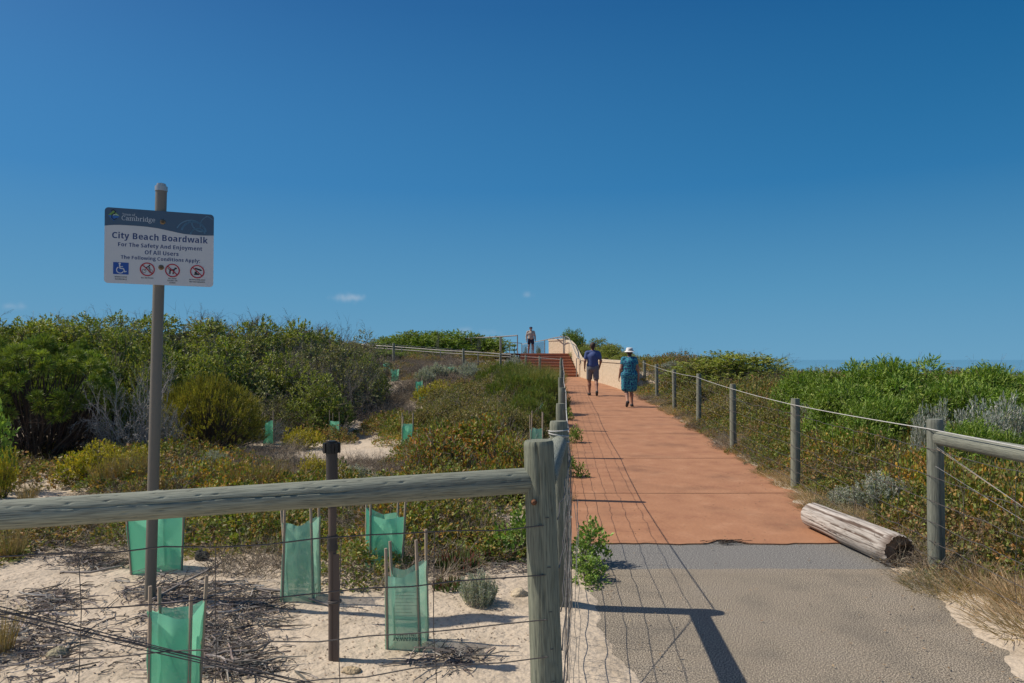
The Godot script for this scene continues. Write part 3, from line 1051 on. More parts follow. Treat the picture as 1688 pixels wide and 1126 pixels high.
	# the fence beside the log
	var r := thing("post_and_wire_fence", "pale round timber post and wire fence with white top cord, beside the fallen log", "fence")
	feet = [Vector3(2.96, 0.0, -1.9)]
	tops = [Vector3(2.96, 1.15, -1.9)]
	var o := part("post", posts[1], M.timber, r)
	o.position = feet[0]
	o.scale = Vector3(1, 1.15, 1)
	for a in [[1545, 1541, 691, 5.4], [1311, 1311, 657, 8.9], [1209, 1208, 633, 12.4], [1152, 1152, 616, 15.9], [1112, 1111, 609, 19.4], [1083, 1082, 600.5, 22.9], [1063, 1062, 594, 26.4]]:
		var dd: float = a[3]
		var top := px(a[1], a[2], dd)
		var f := Vector3((a[0] - CX) / F * dd, ground((a[0] - CX) / F * dd, dd), -dd)
		if dd < 13.0:
			f.y = minf(f.y, 0.02)
		feet.append(f)
		tops.append(top)
		var high := top.y - f.y
		if dd < 6.0:
			part("post", pole(f - Vector3(0, 0.3, 0), top, 0.058, 0.0555, 48, 90, 450, 7, C(0.25, 0.265, 0.22)).mesh(), M.timber, r)
		else:
			o = part("post", posts[int(dd) % 4], M.timber, r)
			o.position = f
			o.basis = Basis(Vector3(0, 0, 1), -atan2(top.x - f.x, high)) * Basis(Vector3.UP, dd).scaled_local(Vector3(1, high, 1))
	part("rail", pole(tops[1] + Vector3(0.0, -0.135, 0.05), tops[0] + Vector3(0, -0.1, -0.05), 0.052, 0.056, 48, 160, 451, 6, C(0.27, 0.285, 0.235)).mesh(), M.timber, r)
	run_wires(r, feet, tops, Vector3(-0.06, 0, 0), WIRES, 0, 4, 81, 0.5)
	cord = []
	for q in feet.size():
		var up: Vector3 = tops[q] - Vector3(0.058, 0.07, 0)
		if q > 0:
			var from: Vector3 = cord[-1]
			for e in range(1, 7):
				cord.append(from.lerp(up, e / 7.0) - Vector3(0, 0.008 * sin(PI * e / 7.0), 0))
		cord.append(up)
	line_part("cord", r, cord, 0.004, M.rope, 5)
	for k in 2:
		line_part("brace_wire", r, sagging(tops[1] - Vector3(0.02, 0.2 + 0.012 * k, -0.06), feet[0] + Vector3(-0.02, 0.1 + 0.03 * k, 0), 0.0), 0.002, M.stake if k else M.galvanised, 5)
	line_part("brace_wire", r, sagging(tops[1] - Vector3(0.03, 0.34, -0.06), feet[0] + Vector3(0.0, 0.2, 0), 0.01), 0.0018, M.galvanised, 5)
	for h in WIRES:
		var at: Vector3 = feet[1].lerp(tops[1], h / 1.15)
		staple(r, at + Vector3(-0.04, 0, 0.042), Vector3(-0.7, 0, 0.7))
	var loop := []
	for e in 10:
		var f := e / 9.0
		loop.append(tops[3] + Vector3(-0.05 + 0.32 * sin(f * 2.4), -0.2 - 0.36 * f, 0.05))
	line_part("cord_end", r, loop, 0.003, M.rope, 4)


# ---------------------------------------------------------------- the log
func make_log() -> void:
	var t := thing("fallen_log", "weathered grey log with a rotten hollow end lying across the path edge", "log")
	var a := Vector3(2.83, 0.135, -6.86)
	var e := Vector3(2.97, 0.125, -5.58)
	var b := pole(a, e, 0.118, 0.132, 96, 130, 500, 30, C(0.47, 0.44, 0.405), 0.0)
	var axis := (e - a).normalized()
	var ln := a.distance_to(e)
	# rougher: long splits, eaten patches near the rotten end
	for q in b.v.size():
		var rel := b.v[q] - a
		var f := rel.dot(axis) / ln
		var c := a + axis * (f * ln)
		var o := b.v[q] - c
		var n1 := nz2.get_noise_3d(o.x * 420.0, o.y * 420.0, f * 14.0)
		var eat := nz.get_noise_3d(o.x * 60.0 + 9.0, o.y * 60.0, f * 60.0) + 0.42 * soft(0.5, 1.0, f) - 0.46
		var k := 1.0 + n1 * 0.045 + nz.get_noise_2d(f * 30.0, 7.0 + o.normalized().x * 9.0) * 0.09
		if f > 0.96:
			k -= absf(n1) * 0.3 * soft(0.96, 1.0, f)
		if eat > 0.0 and f < 0.995:
			k -= minf(eat * 0.4, 0.085)
			b.c[q] = b.c[q].lerp(C(0.10, 0.06, 0.04), minf(1.0, eat * 5.0))
		elif n1 < -0.22:
			b.c[q] = b.c[q].lerp(C(0.12, 0.085, 0.065), minf(1.0, (-0.22 - n1) * 6.0))
		b.v[q] = c + o * k
	var sides := 96
	var segs := 130
	b.i = b.i.slice(0, segs * sides * 6)       # open ends
	b.smooth()
	part("trunk", b.mesh(), M.driftwood, t)
	for end in 2:
		var m := MB.new()
		var cen := a if end == 0 else e
		var out := -axis if end == 0 else axis
		var first := 0 if end == 0 else segs * (sides + 1)
		var rings := [1.0, 0.86, 0.7, 0.52, 0.36, 0.18, 0.0]
		for k in rings.size():
			for q in sides + 1:
				var rim := b.v[first + q] - cen
				rim -= out * rim.dot(out)
				var f: float = rings[k]
				var n1 := nz2.get_noise_3d(rim.x * 90.0 * f, rim.y * 90.0 * f, end * 40.0 + 3.0)
				var deep := 0.006
				if end == 1:
					var cave := (rim * f - Vector3(0.04, -0.02, 0)).length()
					deep = 0.01 + absf(n1) * 0.035 + 0.13 * soft(0.06, 0.03, cave + n1 * 0.03)
				if k == 0:
					deep = 0.0
				var edge := b.v[first + q]
				m.v.append(edge if k == 0 else cen + rim * f - out * (deep - n1 * 0.008))
				var tone := C(0.19, 0.13, 0.09) if end == 1 else C(0.2, 0.17, 0.15)
				var g := 1.0 + n1 * 0.7
				m.c.append(Color(tone.r * g, tone.g * g, tone.b * g))
				m.uv.append(Vector2(rim.x * f * 2.0, rim.y * f * 2.0))
		for k in rings.size() - 1:
			for q in sides:
				var p := k * (sides + 1) + q
				m.tri(p, p + 1, p + sides + 1, out); m.tri(p + 1, p + sides + 2, p + sides + 1, out)
		m.smooth()
		var o := part("sawn_end" if end == 0 else "rotten_end", m.mesh(), M.driftwood, t)
		if end == 1:
			o.set_meta("label", "dark brown crumbling hollow end of the log")


# ---------------------------------------------------------------- the sign
func flat(b: MB, pts: PackedVector2Array, z: float, col: Color) -> void:
	var ids := Geometry2D.triangulate_polygon(pts)
	var k := b.v.size()
	for p in pts:
		b.v.append(Vector3(p.x, p.y, z)); b.n.append(Vector3(0, 0, 1)); b.c.append(col)
	for q in range(0, ids.size(), 3):
		b.tri(k + ids[q], k + ids[q + 1], k + ids[q + 2], Vector3(0, 0, 1))

func disc(b: MB, c: Vector2, r0: float, r1: float, z: float, col: Color, a0 := 0.0, a1 := TAU) -> void:
	var k := b.v.size()
	var m := 28
	for q in m + 1:
		var a := lerpf(a0, a1, float(q) / m)
		for r in [r0, r1]:
			b.v.append(Vector3(c.x + cos(a) * r, c.y + sin(a) * r, z)); b.n.append(Vector3(0, 0, 1)); b.c.append(col)
	for q in m:
		b.tri(k + q * 2, k + q * 2 + 1, k + q * 2 + 2, Vector3(0, 0, 1))
		b.tri(k + q * 2 + 2, k + q * 2 + 1, k + q * 2 + 3, Vector3(0, 0, 1))

func stroke(b: MB, pts: Array, w: float, z: float, col: Color) -> void:
	for q in pts.size() - 1:
		var a: Vector2 = pts[q]
		var e: Vector2 = pts[q + 1]
		var s := (e - a).normalized().orthogonal() * w * 0.5
		var x := (e - a).normalized() * w * 0.25
		flat(b, PackedVector2Array([a + s - x, e + s + x, e - s + x, a - s - x]), z, col)

func letters(called: String, text: String, width: float, at: Vector2, z: float, col: Color, parent: Node, face: Font, flip := false) -> void:
	var m := TextMesh.new()
	m.text = text
	m.font = face
	m.font_size = 32
	m.pixel_size = 0.01
	m.depth = 0.004
	var box := m.get_aabb()
	var k := width / maxf(box.size.x, 0.001)
	m.pixel_size = 0.01 * k
	m.depth = 0.0012
	var o := MeshInstance3D.new()
	o.name = called
	o.mesh = m
	var mt := StandardMaterial3D.new()
	var key := "ink%.3f%.3f" % [col.r, col.b]
	if M.has(key):
		mt = M[key]
	else:
		mt = mat(key, col, 0.6)
	o.material_override = mt
	parent.add_child(o, true)
	var c := m.get_aabb().get_center()
	o.basis = Basis(Vector3(0, 0, 1), PI) if flip else Basis.IDENTITY
	o.position = Vector3(at.x, at.y, z) - o.basis * Vector3(c.x, c.y, 0)

func make_sign() -> void:
	var t := thing("information_sign", "white rules sign with blue header on a tall brown pole in the sand", "sign")
	var foot := Vector3(-2.325, ground(-2.325, 4.66) - 0.3, -4.66)
	var top := Vector3(-2.245, 2.70, -4.66)
	var b := MB.new()
	b.tube(PackedVector3Array([foot, top]), PackedFloat32Array([0.034, 0.034]), 28)
	var pole_ := part("pole", b.mesh(), M.post_paint, t)
	b = MB.new()
	var up := (top - foot).normalized()
	b.tube(PackedVector3Array([top - up * 0.025, top + up * 0.004, top + up * 0.008, top + up * 0.022, top + up * 0.026]), PackedFloat32Array([0.0375, 0.0375, 0.030, 0.026, 0.012]), 28)
	part("cap", b.mesh(), M.galvanised, pole_)
	var W := 0.627
	var H := 0.47
	var bd := Node3D.new()
	bd.name = "board"
	t.add_child(bd)
	bd.position = Vector3(-2.247, 2.305, -4.66) + Vector3(sin(0.35), 0, cos(0.35)) * 0.044
	bd.rotation = Vector3(0, 0.35, -0.01)
	var r := 0.022
	var rim := PackedVector2Array()
	for q in [[1, 1], [-1, 1], [-1, -1], [1, -1]]:
		var base := [0.0, PI / 2, PI, PI * 1.5][[[1, 1], [-1, 1], [-1, -1], [1, -1]].find(q)] as float
		for e in 6:
			var a := base + e * PI / 10.0
			rim.append(Vector2(q[0] * (W / 2 - r) + cos(a) * r, q[1] * (H / 2 - r) + sin(a) * r))
	b = MB.new()
	flat(b, rim, 0.0, C(0.58, 0.59, 0.60))
	var k := b.v.size()
	var m := rim.size()
	for q in m:
		var nn := Vector3(rim[q].x, rim[q].y, 0).normalized()
		b.v.append(Vector3(rim[q].x, rim[q].y, 0)); b.n.append(nn); b.c.append(C(0.5, 0.5, 0.5))
		b.v.append(Vector3(rim[q].x, rim[q].y, -0.003)); b.n.append(nn); b.c.append(C(0.5, 0.5, 0.5))
	for q in m:
		var a0 := k + q * 2
		var a1 := k + ((q + 1) % m) * 2
		b.tri(a0, a0 + 1, a1, b.n[a0]); b.tri(a1, a0 + 1, a1 + 1, b.n[a0])
	k = b.v.size()
	for p in rim:
		b.v.append(Vector3(p.x, p.y, -0.003)); b.n.append(Vector3(0, 0, -1)); b.c.append(C(0.4, 0.4, 0.4))
	for q in range(1, m - 1):
		b.tri(k, k + q, k + q + 1, Vector3(0, 0, -1))
	part("panel", b.mesh(), M.print, bd)
	var at := func(u: float, v: float) -> Vector2: return Vector2((u - 0.5) * W, (0.5 - v) * H)
	# header band with its wave
	var navy := C(0.055, 0.105, 0.165)
	b = MB.new()
	var band := PackedVector2Array()
	for q in rim.size():
		if rim[q].y > H * 0.25:
			band.append(rim[q])
	for w in [[0.0, 0.247], [0.06, 0.232], [0.14, 0.224], [0.275, 0.222], [0.38, 0.226], [0.473, 0.236], [0.59, 0.262], [0.66, 0.279], [0.72, 0.291], [0.8, 0.296], [0.87, 0.297], [0.94, 0.293], [1.0, 0.287]]:
		band.append(at.call(w[0], w[1]))
	flat(b, band, 0.0008, navy)
	part("header_band", b.mesh(), M.print, bd)
	b = MB.new()
	var pale := C(0.12, 0.25, 0.37)
	for w in [[0.81, 0.27, 0.115, 0.0, 0.2, 2.9, 0.02], [0.85, 0.30, 0.07, 0.0, 0.4, 3.0, 0.016], [0.79, 0.30, 0.15, 0.0, 1.2, 2.7, 0.009], [0.88, 0.12, 0.09, 0.0, 3.0, 4.9, 0.014], [0.97, 0.16, 0.10, 0.0, 1.8, 3.3, 0.007], [0.90, 0.20, 0.13, 0.0, 0.1, 1.4, 0.006]]:
		var pts := []
		for q in 15:
			var a := lerpf(w[4], w[5], q / 14.0)
			var p: Vector2 = at.call(w[0], w[1]) + Vector2(cos(a) * w[2] * W, sin(a) * w[2] * H * 1.35)
			var low: float = (0.5 - 0.29) * H
			if p.y > low and p.y < H * 0.49 and p.x < W * 0.495:
				pts.append(p)
		if pts.size() > 1:
			stroke(b, pts, w[6] * W, 0.0014, pale if w[6] < 0.015 else C(0.085, 0.19, 0.30))
	part("header_swirl", b.mesh(), M.print, bd)
	# emblem: a diamond of green and blue with a dark curl
	b = MB.new()
	var c: Vector2 = Vector2.ZERO
	flat(b, PackedVector2Array([c + Vector2(-0.042, 0.002), c + Vector2(-0.004, 0.034), c + Vector2(0.04, 0.0), c + Vector2(0.0, 0.004)]), 0.0015, C(0.16, 0.30, 0.06))
	flat(b, PackedVector2Array([c + Vector2(-0.042, 0.002), c + Vector2(0.0, 0.003), c + Vector2(0.04, -0.001), c + Vector2(-0.002, -0.034)]), 0.0015, C(0.03, 0.14, 0.42))
	stroke(b, [c + Vector2(-0.02, 0.032), c + Vector2(-0.004, 0.04), c + Vector2(0.01, 0.03), c + Vector2(0.004, 0.016), c + Vector2(-0.014, 0.006), c + Vector2(-0.016, -0.012), c + Vector2(0.0, -0.026), c + Vector2(0.018, -0.016)], 0.007, 0.0022, C(0.02, 0.035, 0.06))
	stroke(b, [c + Vector2(-0.006, 0.004), c + Vector2(0.012, 0.01), c + Vector2(0.03, 0.004)], 0.004, 0.0022, C(0.5, 0.6, 0.6))
	var mark: Vector2 = at.call(0.082, 0.108)
	part("emblem", b.mesh(), M.print, bd, Transform3D(Basis.from_scale(Vector3(0.8, 0.95, 1)), Vector3(mark.x, mark.y, 0)))
	var sans := SystemFont.new()
	sans.font_names = PackedStringArray(["Droid Sans"])
	sans.font_weight = 700
	var plain := SystemFont.new()
	plain.font_names = PackedStringArray(["Droid Sans"])
	var serif := SystemFont.new()
	serif.font_names = PackedStringArray(["Droid Serif"])
	var ink := C(0.022, 0.055, 0.17)
	var white := C(0.5, 0.55, 0.6)
	letters("lettering", "Town of", 0.115 * W, at.call(0.213, 0.078), 0.0009, white, bd, serif)
	letters("lettering", "Cambridge", 0.30 * W, at.call(0.30, 0.137), 0.0009, white, bd, serif)
	letters("lettering", "City Beach Boardwalk", 0.876 * W, at.call(0.505, 0.373), 0.0, ink, bd, sans)
	letters("lettering", "For The Safety And Enjoyment", 0.77 * W, at.call(0.505, 0.487), 0.0, ink, bd, sans)
	letters("lettering", "Of All Users", 0.31 * W, at.call(0.515, 0.567), 0.0, ink, bd, sans)
	letters("lettering", "The Following Conditions Apply:", 0.725 * W, at.call(0.508, 0.655), 0.0, ink, bd, sans)
	var black := C(0.02, 0.02, 0.025)
	for w in [["WHEELCHAIR", 0.148, 0.913, 0.11], ["ACCESSIBLE", 0.148, 0.943, 0.105], ["NO BICYCLES", 0.385, 0.912, 0.11], ["NO DOGS", 0.615, 0.905, 0.075], ["EXCEPT ON", 0.615, 0.934, 0.09], ["LEASH", 0.615, 0.962, 0.055], ["NO ROLLERBLADES", 0.847, 0.908, 0.15], ["NO SKATEBOARDS", 0.847, 0.938, 0.145]]:
		letters("caption", w[0], w[3] * W, at.call(w[1], w[2]), 0.0, black, bd, sans)
	# pictograms
	b = MB.new()
	c = Vector2.ZERO
	var put := func(p: Vector2) -> Transform3D: return Transform3D(Basis.from_scale(Vector3(0.835, 0.835, 1)), Vector3(p.x, p.y, 0))
	var hw := 0.052
	flat(b, PackedVector2Array([c + Vector2(-hw, -hw * 0.86), c + Vector2(hw, -hw * 0.86), c + Vector2(hw, hw * 0.86), c + Vector2(-hw, hw * 0.86)]), 0.0008, C(0.012, 0.075, 0.33))
	var wt := C(0.6, 0.62, 0.64)
	disc(b, c + Vector2(-0.008, 0.035), 0.0, 0.0075, 0.0015, wt)
	stroke(b, [c + Vector2(-0.009, 0.026), c + Vector2(-0.006, 0.0), c + Vector2(0.017, -0.001), c + Vector2(0.026, -0.025), c + Vector2(0.036, -0.021)], 0.0075, 0.0015, wt)
	stroke(b, [c + Vector2(-0.006, 0.014), c + Vector2(0.013, 0.013)], 0.005, 0.0021, wt)
	disc(b, c + Vector2(-0.005, -0.012), 0.0205, 0.0265, 0.0015, wt, 2.1, 5.9)
	part("wheelchair_symbol", b.mesh(), M.print, bd, put.call(at.call(0.148, 0.80)))
	var red := C(0.42, 0.02, 0.04)
	var spots := [at.call(0.385, 0.797), at.call(0.615, 0.797), at.call(0.847, 0.797)]
	var names := ["no_bicycle_symbol", "no_dog_symbol", "no_skateboard_symbol"]
	for q in 3:
		b = MB.new()
		if q == 0:
			disc(b, c + Vector2(-0.022, -0.013), 0.0115, 0.014, 0.0015, black)
			disc(b, c + Vector2(0.022, -0.013), 0.0115, 0.014, 0.0015, black)
			stroke(b, [c + Vector2(-0.022, -0.013), c + Vector2(-0.008, 0.005), c + Vector2(0.014, 0.004), c + Vector2(0.022, -0.013)], 0.003, 0.0015, black)
			stroke(b, [c + Vector2(-0.010, 0.012), c + Vector2(0.008, 0.022), c + Vector2(0.017, 0.008)], 0.007, 0.0021, black)
			disc(b, c + Vector2(0.014, 0.03), 0.0, 0.006, 0.0015, black)
		elif q == 1:
			flat(b, PackedVector2Array([c + Vector2(-0.024, 0.008), c + Vector2(-0.02, -0.003), c + Vector2(0.012, -0.003), c + Vector2(0.018, 0.008), c + Vector2(0.032, 0.014), c + Vector2(0.03, 0.021), c + Vector2(0.018, 0.025), c + Vector2(0.01, 0.012)]), 0.0015, black)
			for x in [-0.019, -0.012, 0.006, 0.012]:
				stroke(b, [c + Vector2(x, 0.0), c + Vector2(x - 0.004, -0.026)], 0.005, 0.0015, black)
			stroke(b, [c + Vector2(-0.023, 0.006), c + Vector2(-0.034, 0.018)], 0.004, 0.0021, black)
		else:
			flat(b, PackedVector2Array([c + Vector2(-0.022, 0.022), c + Vector2(0.024, 0.006), c + Vector2(0.034, 0.011), c + Vector2(0.026, 0.018), c + Vector2(-0.012, 0.03)]), 0.0015, black)
			flat(b, PackedVector2Array([c + Vector2(-0.018, 0.0), c + Vector2(-0.006, 0.002), c + Vector2(-0.002, -0.012), c + Vector2(0.014, -0.018), c + Vector2(0.014, -0.026), c + Vector2(-0.022, -0.026)]), 0.0015, black)
		disc(b, c, 0.043, 0.0515, 0.0027, red)
		stroke(b, [c + Vector2(-0.033, 0.031), c + Vector2(0.033, -0.031)], 0.0075, 0.0027, red)
		part(names[q], b.mesh(), M.print, bd, put.call(spots[q]))
	for v in [[0.52, 0.145], [0.51, 0.762]]:
		var p: Vector2 = at.call(v[0], v[1])
		b = MB.new()
		b.tube(PackedVector3Array([Vector3(p.x, p.y, 0.0), Vector3(p.x, p.y, 0.003), Vector3(p.x, p.y, 0.006)]), PackedFloat32Array([0.017, 0.016, 0.009]), 20, C(0.32, 0.25, 0.16))
		var o := part("bolt", b.mesh(), M.print, bd)
		b = MB.new()
		b.tube(PackedVector3Array([Vector3(p.x, p.y, 0.006), Vector3(p.x, p.y, 0.010)]), PackedFloat32Array([0.009, 0.007]), 6, C(0.10, 0.06, 0.03))
		part("bolt_head", b.mesh(), M.print, o)


# ---------------------------------------------------------------- tree guards and the standpipe
func guard(label: String, group: String, at: Vector3, w: float, h: float, tall: float, turn: float, s: int, corners: int, old := false, lean := 0.0, print_ := false) -> void:
	var rng := RandomNumberGenerator.new()
	rng.seed = s
	var t := thing("tree_guard", label, "tree guard", at, group)
	t.rotation = Vector3(0, turn, lean)
	var foot := []
	var head := []
	for q in corners:
		var a := q * TAU / corners + PI / 4
		var r := w * (0.68 if corners == 4 else 0.6)
		var p := Vector3(cos(a) * r, 0, sin(a) * r * 0.8)
		var tip := p * rng.randf_range(0.85, 1.25) + Vector3(rng.randf_range(-0.03, 0.03), tall * rng.randf_range(0.88, 1.06), rng.randf_range(-0.03, 0.03))
		foot.append(p)
		head.append(tip)
		var b := MB.new()
		b.tube(PackedVector3Array([p - Vector3(0, 0.12, 0), tip]), PackedFloat32Array([0.0095, 0.009]), 4)
		part("stake", b.mesh(), M.stake, t)
	var sides := 22 if at.z > -8.0 else 10
	var rows := 26 if at.z > -8.0 else 10
	var m := MB.new()
	for r in rows + 1:
		var v := float(r) / rows
		for q in corners * sides:
			var k := q / sides
			var f := float(q % sides) / sides
			var a: Vector3 = foot[k].lerp(head[k], (h * v + 0.01) / tall)
			var e: Vector3 = foot[(k + 1) % corners].lerp(head[(k + 1) % corners], (h * v + 0.01) / tall)
			var p := a.lerp(e, f)
			var out := Vector3(p.x, 0, p.z).normalized()
			var bow := sin(PI * f)
			var n1 := nz.get_noise_3d(p.x * 70.0 + s * 5.0, p.y * 55.0, p.z * 70.0)
			var n2 := absf(nz2.get_noise_3d(p.x * 38.0 + s * 9.0, p.y * 24.0 + p.x * 20.0, p.z * 38.0))
			p += out * (0.014 + n1 * 0.022 * (0.35 + bow) - 0.02 * bow - 0.016 * maxf(0.0, 1.0 - n2 * 9.0))
			p.y += (n1 * 0.04 - 0.012 * bow * (rng.randf() if false else 1.0)) * soft(0.75, 1.0, v) * bow
			p.y = maxf(p.y, 0.0) if r > 0 else -0.03
			m.v.append(p)
	var total := corners * sides
	for r in rows:
		for q in total:
			var a := r * total + q
			var e := r * total + (q + 1) % total
			var o := Vector3(m.v[a].x, 0, m.v[a].z)
			m.tri(a, e, a + total, o); m.tri(e, e + total, a + total, o)
	m.smooth()
	part("sleeve", m.mesh(), M.old_sleeve if old else M.sleeve, t)
	if print_:
		# instructions printed on the front, the maker's name upside down at the foot
		var face := Node3D.new()
		face.name = "print"
		t.add_child(face)
		face.rotation = Vector3(-0.02, -turn, 0)
		face.position = Vector3(0, 0, 0) + Basis(Vector3.UP, -turn) * Vector3(0.015, 0.0, w * 0.60 + 0.03)
		var sans := SystemFont.new()
		sans.font_names = PackedStringArray(["Droid Sans"])
		sans.font_weight = 700
		var ink := C(0.05, 0.11, 0.09)
		letters("lettering", "GREENWAY", 0.15, Vector2(0, 0.085), 0, ink, face, sans, true)
		letters("lettering", "TREE GUARD", 0.10, Vector2(0.0, 0.105), 0, ink, face, sans, true)
		var b := MB.new()
		var rng2 := RandomNumberGenerator.new()
		rng2.seed = 3
		for q in 9:
			var ln := rng2.randf_range(0.05, 0.09)
			var y := 0.19 + q * 0.018
			stroke(b, [Vector2(-0.06, y), Vector2(-0.06 + ln * 1.4, y)], 0.0016, 0, ink)
		part("printed_lines", b.mesh(), M.print, face)

func make_guards() -> void:
	guard("bright green tree guard with brace wires across it, before the sign pole", "", px(286, 1160, 3.42) + Vector3(0, 0.0, 0), 0.18, 0.44, 0.56, 0.1, 11, 4)
	guard("green plastic tree guard standing behind the sign pole", "", onto(264, 5.35), 0.31, 0.47, 0.6, 0.5, 12, 3)
	guard("dusty green flat-fronted tree guard beside the standpipe", "", onto(496, 4.78), 0.21, 0.51, 0.62, 0.05, 13, 4, true)
	guard("bright green tree guard with four stakes in front of leafy ground cover", "", onto(632, 5.5), 0.24, 0.42, 0.62, 0.35, 14, 4)
	guard("printed green tree guard with four splayed stakes on bare sand near the corner post", "", onto(672, 4.02), 0.19, 0.43, 0.6, -0.12, 15, 4, true, 0.0, true)
	var far := "green tree guard standing among the dune plants below the boardwalk rails"
	var g := "tree guards among the dune plants"
	guard("green tree guard by the dead grey branches, beyond yellow leafed ground cover", "", px(443, 728, 14.0), 0.19, 0.4, 0.6, 0.3, 16, 4)
	guard("green tree guard at the back of the bare sand patch", "", onto(551, 15.0), 0.2, 0.4, 0.62, 0.8, 17, 3)
	guard("green tree guard beside the orange-green leafy mound", "", onto(671, 13.0), 0.19, 0.46, 0.66, 0.1, 18, 4)
	guard("faded green tree guard between the leafy mound and the path fence", "", onto(884, 12.2), 0.2, 0.42, 0.7, 0.0, 19, 4, true)
	for a in [[690, 22.0, 0.47, 20], [697, 21.0, 0.25, 21], [651, 26.0, 0.42, 22], [637, 28.5, 0.4, 23], [743, 27.0, 0.36, 24]]:
		guard(far, g, onto(a[0], a[1]), 0.2, a[2], 0.6, a[3] * 0.7, a[3], 4)
	guard("leaning torn green tree guard in dry grass close to the path fence", "", onto(893, 17.0, 0.1), 0.18, 0.3, 0.6, 0.4, 25, 4, false, 0.25)

func make_standpipe() -> void:
	var at := Vector3(-0.945, ground(-0.945, 3.83), -3.83)
	var t := thing("irrigation_standpipe", "dark irrigation pipe with black cap strapped to a rusty steel stake", "standpipe", at)
	var b := MB.new()
	b.tube(PackedVector3Array([Vector3(0, -0.1, 0), Vector3(0, 0.62, 0), Vector3(0, 0.82, 0)]), PackedFloat32Array([0.021, 0.021, 0.021]), 18)
	part("pipe", b.mesh(), M.steel_brown, t)
	b = MB.new()
	b.tube(PackedVector3Array([Vector3(0, 0.80, 0), Vector3(0, 0.84, 0), Vector3(-0.004, 1.11, 0)]), PackedFloat32Array([0.024, 0.031, 0.030]), 20)
	part("riser", b.mesh(), M.pipe_plastic, t)
	b = MB.new()
	b.tube(PackedVector3Array([Vector3(0, 0.575, 0), Vector3(0, 0.582, 0), Vector3(0, 0.60, 0), Vector3(0, 0.605, 0), Vector3(0, 0.63, 0), Vector3(0, 0.635, 0), Vector3(0, 0.65, 0), Vector3(0, 0.655, 0)]), PackedFloat32Array([0.024, 0.03, 0.03, 0.026, 0.026, 0.03, 0.03, 0.022]), 18)
	part("coupling", b.mesh(), M.pipe_plastic, t)
	b = MB.new()
	b.tube(PackedVector3Array([Vector3(-0.004, 1.085, 0), Vector3(-0.004, 1.09, 0), Vector3(-0.004, 1.135, 0), Vector3(-0.004, 1.142, 0), Vector3(-0.004, 1.15, 0)]), PackedFloat32Array([0.034, 0.040, 0.040, 0.034, 0.022]), 24)
	var cap := part("cap", b.mesh(), M.black_plastic, t)
	for q in 8:
		var a := q * TAU / 8.0
		b = MB.new()
		b.box(Vector3(-0.007, 1.088, 0.036), Vector3(0.007, 1.14, 0.046), Transform3D(Basis(Vector3.UP, a), Vector3(-0.004, 0, 0)))
		part("grip_rib", b.mesh(), M.black_plastic, cap)
	b = MB.new()
	b.box(Vector3(0.022, -0.15, -0.003), Vector3(0.054, 0.56, 0.003), Transform3D(Basis.IDENTITY, Vector3(-0.012, 0, 0.024)))
	b.box(Vector3(0.022, -0.15, -0.03), Vector3(0.028, 0.56, -0.003), Transform3D(Basis.IDENTITY, Vector3(-0.012, 0, 0.024)))
	part("steel_stake", b.mesh(), M.steel_brown, t)
	b = MB.new()
	for y in [0.305, 0.312]:
		var pts := PackedVector3Array()
		var rad := PackedFloat32Array()
		for q in 17:
			var a := q * TAU / 16.0
			pts.append(Vector3(0.012 + cos(a) * 0.036, y, 0.006 + sin(a) * 0.03)); rad.append(0.003)
		b.tube(pts, rad, 5)
	part("strap", b.mesh(), M.wire, t)


# ---------------------------------------------------------------- steps, walls and rails
func wall_piece(called: String, t: Node, line: Array, thick: float, material: Material) -> void:
	# line: [x, d, bottom, top]; the thickness goes to +x
	var b := MB.new()
	for q in line.size() - 1:
		var a: Array = line[q]
		var e: Array = line[q + 1]
		var dir := Vector3(e[0] - a[0], 0, -(e[1] - a[1])).normalized()
		var out := dir.cross(Vector3.UP) * thick
		if out.x < 0.0 or (absf(out.x) < 0.01 and out.z > 0.0):
			out = -out
		var p := [Vector3(a[0], a[2], -a[1]), Vector3(e[0], e[2], -e[1]), Vector3(e[0], e[3], -e[1]), Vector3(a[0], a[3], -a[1])]
		b.quad(p[0], p[1], p[2], p[3], -out.normalized())
		b.quad(p[0] + out, p[1] + out, p[2] + out, p[3] + out, out.normalized())
		b.quad(p[3], p[2], p[2] + out, p[3] + out, Vector3.UP)
		if q == 0:
			b.quad(p[0], p[3], p[3] + out, p[0] + out, -dir)
		if q == line.size() - 2:
			b.quad(p[1], p[2], p[2] + out, p[1] + out, dir)
	part(called, b.mesh(), material, t)

